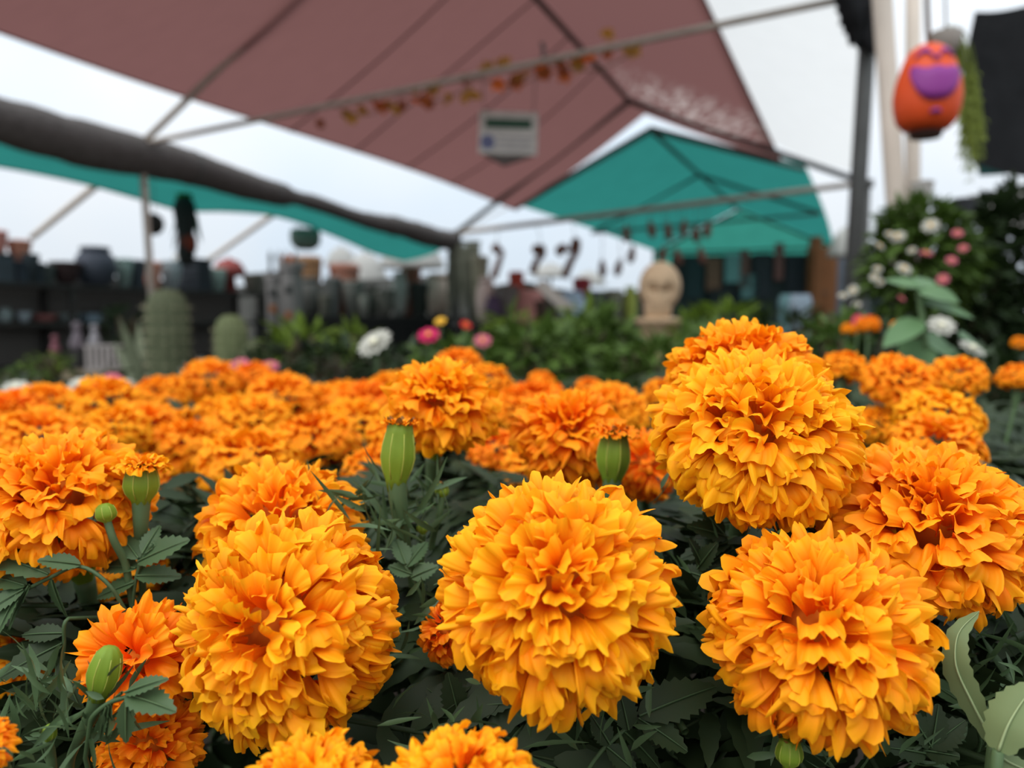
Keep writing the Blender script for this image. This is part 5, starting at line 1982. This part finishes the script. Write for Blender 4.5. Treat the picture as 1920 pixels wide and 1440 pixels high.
for dx in (-46, 46):
    a = c + SR @ Vector((dx * k, 0, 39 * k))
    b = front_pt(953 + dx * 0.6)
    rz = b if b.z > a.z else a + Vector((0, 0, 0.4))
    cord(sg, a, Vector((a.x, lerp(a, rz, 1).y, rz.z)), 0.003)

gar = empty('leaf_garland', front_pt(905), 'garland of orange and brown autumn leaves tied under the front cross pole', 'garland')
rg = random.Random(21)
GP = [(600, 232, 0), (650, 214, 1), (660, 222, 1), (680, 206, 1), (705, 195, 2), (718, 200, 2), (733, 196, 1), (745, 206, 1), (752, 198, 0), (778, 168, 1), (783, 188, 3), (800, 190, 2), (808, 196, 0), (812, 164, 1), (838, 190, 1), (842, 180, 1), (872, 182, 1), (880, 176, 1), (893, 178, 1), (872, 147, 0), (908, 132, 1), (915, 128, 1), (938, 122, 1), (945, 118, 1), (934, 158, 3), (962, 150, 0), (972, 142, 1), (985, 136, 1), (970, 156, 2), (1015, 130, 3), (1022, 138, 2), (1050, 118, 2), (1056, 132, 0), (1058, 142, 2), (1085, 122, 1), (1098, 106, 3), (1106, 104, 3), (1140, 100, 2), (1138, 60, 1), (1142, 66, 1), (1175, 92, 1), (1188, 94, 1), (1080, 116, 2)]
GC = [cmat((142, 74, 44)), cmat((176, 124, 48)), cmat((186, 92, 40)), cmat((232, 112, 36))]
prev = None
gpts = []
for px, py, ci in GP:
    bp_ = front_pt(px)
    p = P(px, py, bp_.y - 0.03)
    q = MB()
    r_ = 0.052 * rg.uniform(0.8, 1.2)
    H = frame_from((rg.gauss(0, 0.5), -1, rg.gauss(0.2, 0.5)), rg.random() * 6)
    for j in range(5):
        an = 2 * math.pi * j / 5 + 0.3
        q.leaf(p, p + H @ Vector((math.cos(an) * r_, math.sin(an) * r_, -0.004)), H @ Vector((0, 0, 1)), r_ * 0.75, 0.2, 0.1, 4)
    q.build('leaf', GC[ci], gar, True)
for a0, b0 in ((640, 760), (760, 900), (900, 1040), (1040, 1195)):
    q = MB()
    A_, B_ = front_pt(a0), front_pt(b0)
    q.tube([lerp(A_, B_, i / 10) - Vector((0, 0.025, 0.03 + 0.09 * math.sin(math.pi * i / 10))) for i in range(11)], 0.004, 5)
    q.build('string', cmat((96, 72, 48)), gar, True)
hk = front_pt(1016)
root = empty('wire_hook', hk, 'small dark wire hook on the front cross pole above the garland', 'hook')
q = MB()
q.tube(bez([hk + Vector((0, 0, 0.02)), hk + Vector((0.004, 0, 0.07)), hk + Vector((-0.006, 0, 0.11))], 5), 0.012, 6)
q.build('shank', m_iron, root, True)

# ------------------------------------------------------------------ hanging orange pumpkin with purple face
pd = 2.55
k = pd / F
pc = P(1739, 165, pd)
pk = empty('hanging_pumpkin', pc, 'orange hanging pumpkin lantern with a purple carved grin', 'lantern')
m_pump = mat('pumpkin_orange', lin(222, 80, 34), 0.5, 0.08, 8)
m_purp = mat('pumpkin_purple', lin(132, 48, 128), 0.5, 0.08, 8)
prof = [(22, -79), (40, -76), (52, -62), (58, -40), (60, -18), (57, 6), (50, 30), (43, 50), (34, 66), (20, 76), (6, 79)]


def prad(h):
    for (r0_, h0), (r1_, h1) in zip(prof, prof[1:]):
        if h0 <= h <= h1:
            return r0_ + (r1_ - r0_) * (h - h0) / (h1 - h0)
    return 5


q = MB()
q.lathe(pc, [(r_ * k, h_ * k) for r_, h_ in prof], 40, None, 8, 0.012)
q.build('pumpkin_shell', m_pump, pk, True)
YAW = math.radians(-12)      # the face looks a little to the right of the camera


def face(az, h, lift=1.02):
    a = -math.pi / 2 + az + YAW
    r_ = prad(h) * k * lift
    return pc + Vector((r_ * math.cos(a), r_ * math.sin(a), h * k))


def face_patch(name, top, bot, az0, az1, n=22, m=4):
    q = MB()
    q.grid(lambda u_, v_: face(az0 + (az1 - az0) * u_, lerp(top(u_), bot(u_), v_), 1.035), n, m)
    o = q.build(name, m_purp, pk, True)
    sd = o.modifiers.new('thickness', 'SOLIDIFY')
    sd.thickness = 0.006
    return o


face_patch('grin', lambda u_: 22 + 4 * abs(math.sin(u_ * math.pi * 3)) - 2 + (5 * (1 - u_) if u_ < 0.15 else 0), lambda u_: 20 - 56 * (1 - abs(2 * u_ - 1) ** 2.6), -0.82, 0.82)
for az in (-0.42, 0.42):
    face_patch('eye', lambda u_: 45 + 16 * math.sin(math.pi * u_), lambda u_: 43 + 9 * math.sin(math.pi * u_), az - 0.33, az + 0.33, 12, 3)
face_patch('nose', lambda u_: 40 + 6 * (1 - abs(2 * u_ - 1)), lambda u_: 38, -0.12, 0.12, 6, 2)
face_patch('chin_mark', lambda u_: -54 + 4 * math.sin(math.pi * u_), lambda u_: -58, -0.16, 0.16, 8, 2)
q = MB()
q.lathe(pc, [(24 * k, -79 * k), (30 * k, -82 * k), (26 * k, -92 * k), (10 * k, -94 * k)], 20)
q.build('base_cap', cmat((60, 36, 28)), pk, True)
q = MB()
q.tube(bez([pc + Vector((0, 0, 78 * k)), pc + Vector((-4 * k, 0, 110 * k)), P(1736, -190, 2.62)], 6), 0.008, 6)
q.build('hanging_rope', cmat((92, 72, 58)), pk, True)

# hanging weeping plant behind the pumpkin
wp = empty('weeping_plant', P(1775, 90, 2.85), 'weeping green hanging plant with long trailing strands behind the pumpkin', 'hanging plant')
q = MB()
c = P(1772, 95, 2.85)
q.lathe(c, [(0.03, -0.02), (0.05, 0.02), (0.055, 0.06), (0.05, 0.065)], 16)
q.build('pot', cmat((150, 142, 134)), wp, True)
rw = random.Random(13)
q = MB()
for i in range(46):
    a = c + Vector((rw.uniform(-0.04, 0.05), rw.uniform(-0.03, 0.05), 0.06))
    ex = rw.uniform(1798, 1846)
    ey = rw.uniform(230, 335) - abs(ex - 1824) * 1.2
    e = P(ex, ey, 2.85 + rw.uniform(-0.06, 0.08))
    m_ = P(1788 + (ex - 1798) * 0.6, rw.uniform(68, 120), 2.85 + rw.uniform(-0.04, 0.05))
    cv = bez([a, lerp(a, m_, 0.55) + Vector((0, 0, 0.035)), m_, lerp(m_, e, 0.45) + Vector((0.006, 0, 0)), e], 5)
    q.tube(cv, 0.0016, 3, False)
    for t_ in range(12 + rw.randrange(4), len(cv), 1):
        for sgn in (-1, 1):
            p = cv[t_]
            q.leaf(p, p + Vector((sgn * 0.012 + rw.gauss(0, 0.006), rw.gauss(0, 0.01), -0.02)), Vector((0, -1, 0.2)), 0.006, 0.1, 0.1, 2)
st_ = q.build('strands', mat('weeping_green', lin(126, 140, 56), 0.6, 0.3, 8, trans=0.3), wp, True)
tag(st_, kind='stuff')
cord(wp, c + Vector((0, 0, 0.06)), P(1768, -190, 2.62), 0.004)
# grey pots wired to the cream pole below it
for i, (px, py, w, h, rgb, lb) in enumerate([(1722, 384, 44, 42, (176, 172, 166), 'pale grey pot wired to the cream poles below the pumpkin'), (1800, 408, 44, 34, (50, 52, 54), 'black pot at the top of the flowering shrub')]):
    p = P(px, py, 2.98)
    root = pot_at(p.x, p.y - 0.02, p.z, w * 2.98 / F / 2, h * 2.98 / F, 'taper', rgb, lb, group=None)
    q = MB()
    q.tube([(p.x, p.y + 0.02, p.z + 0.04), P(1712 + 10 * i, 360, 3.05)], 0.006, 5)
    q.build('wire', m_iron, root)
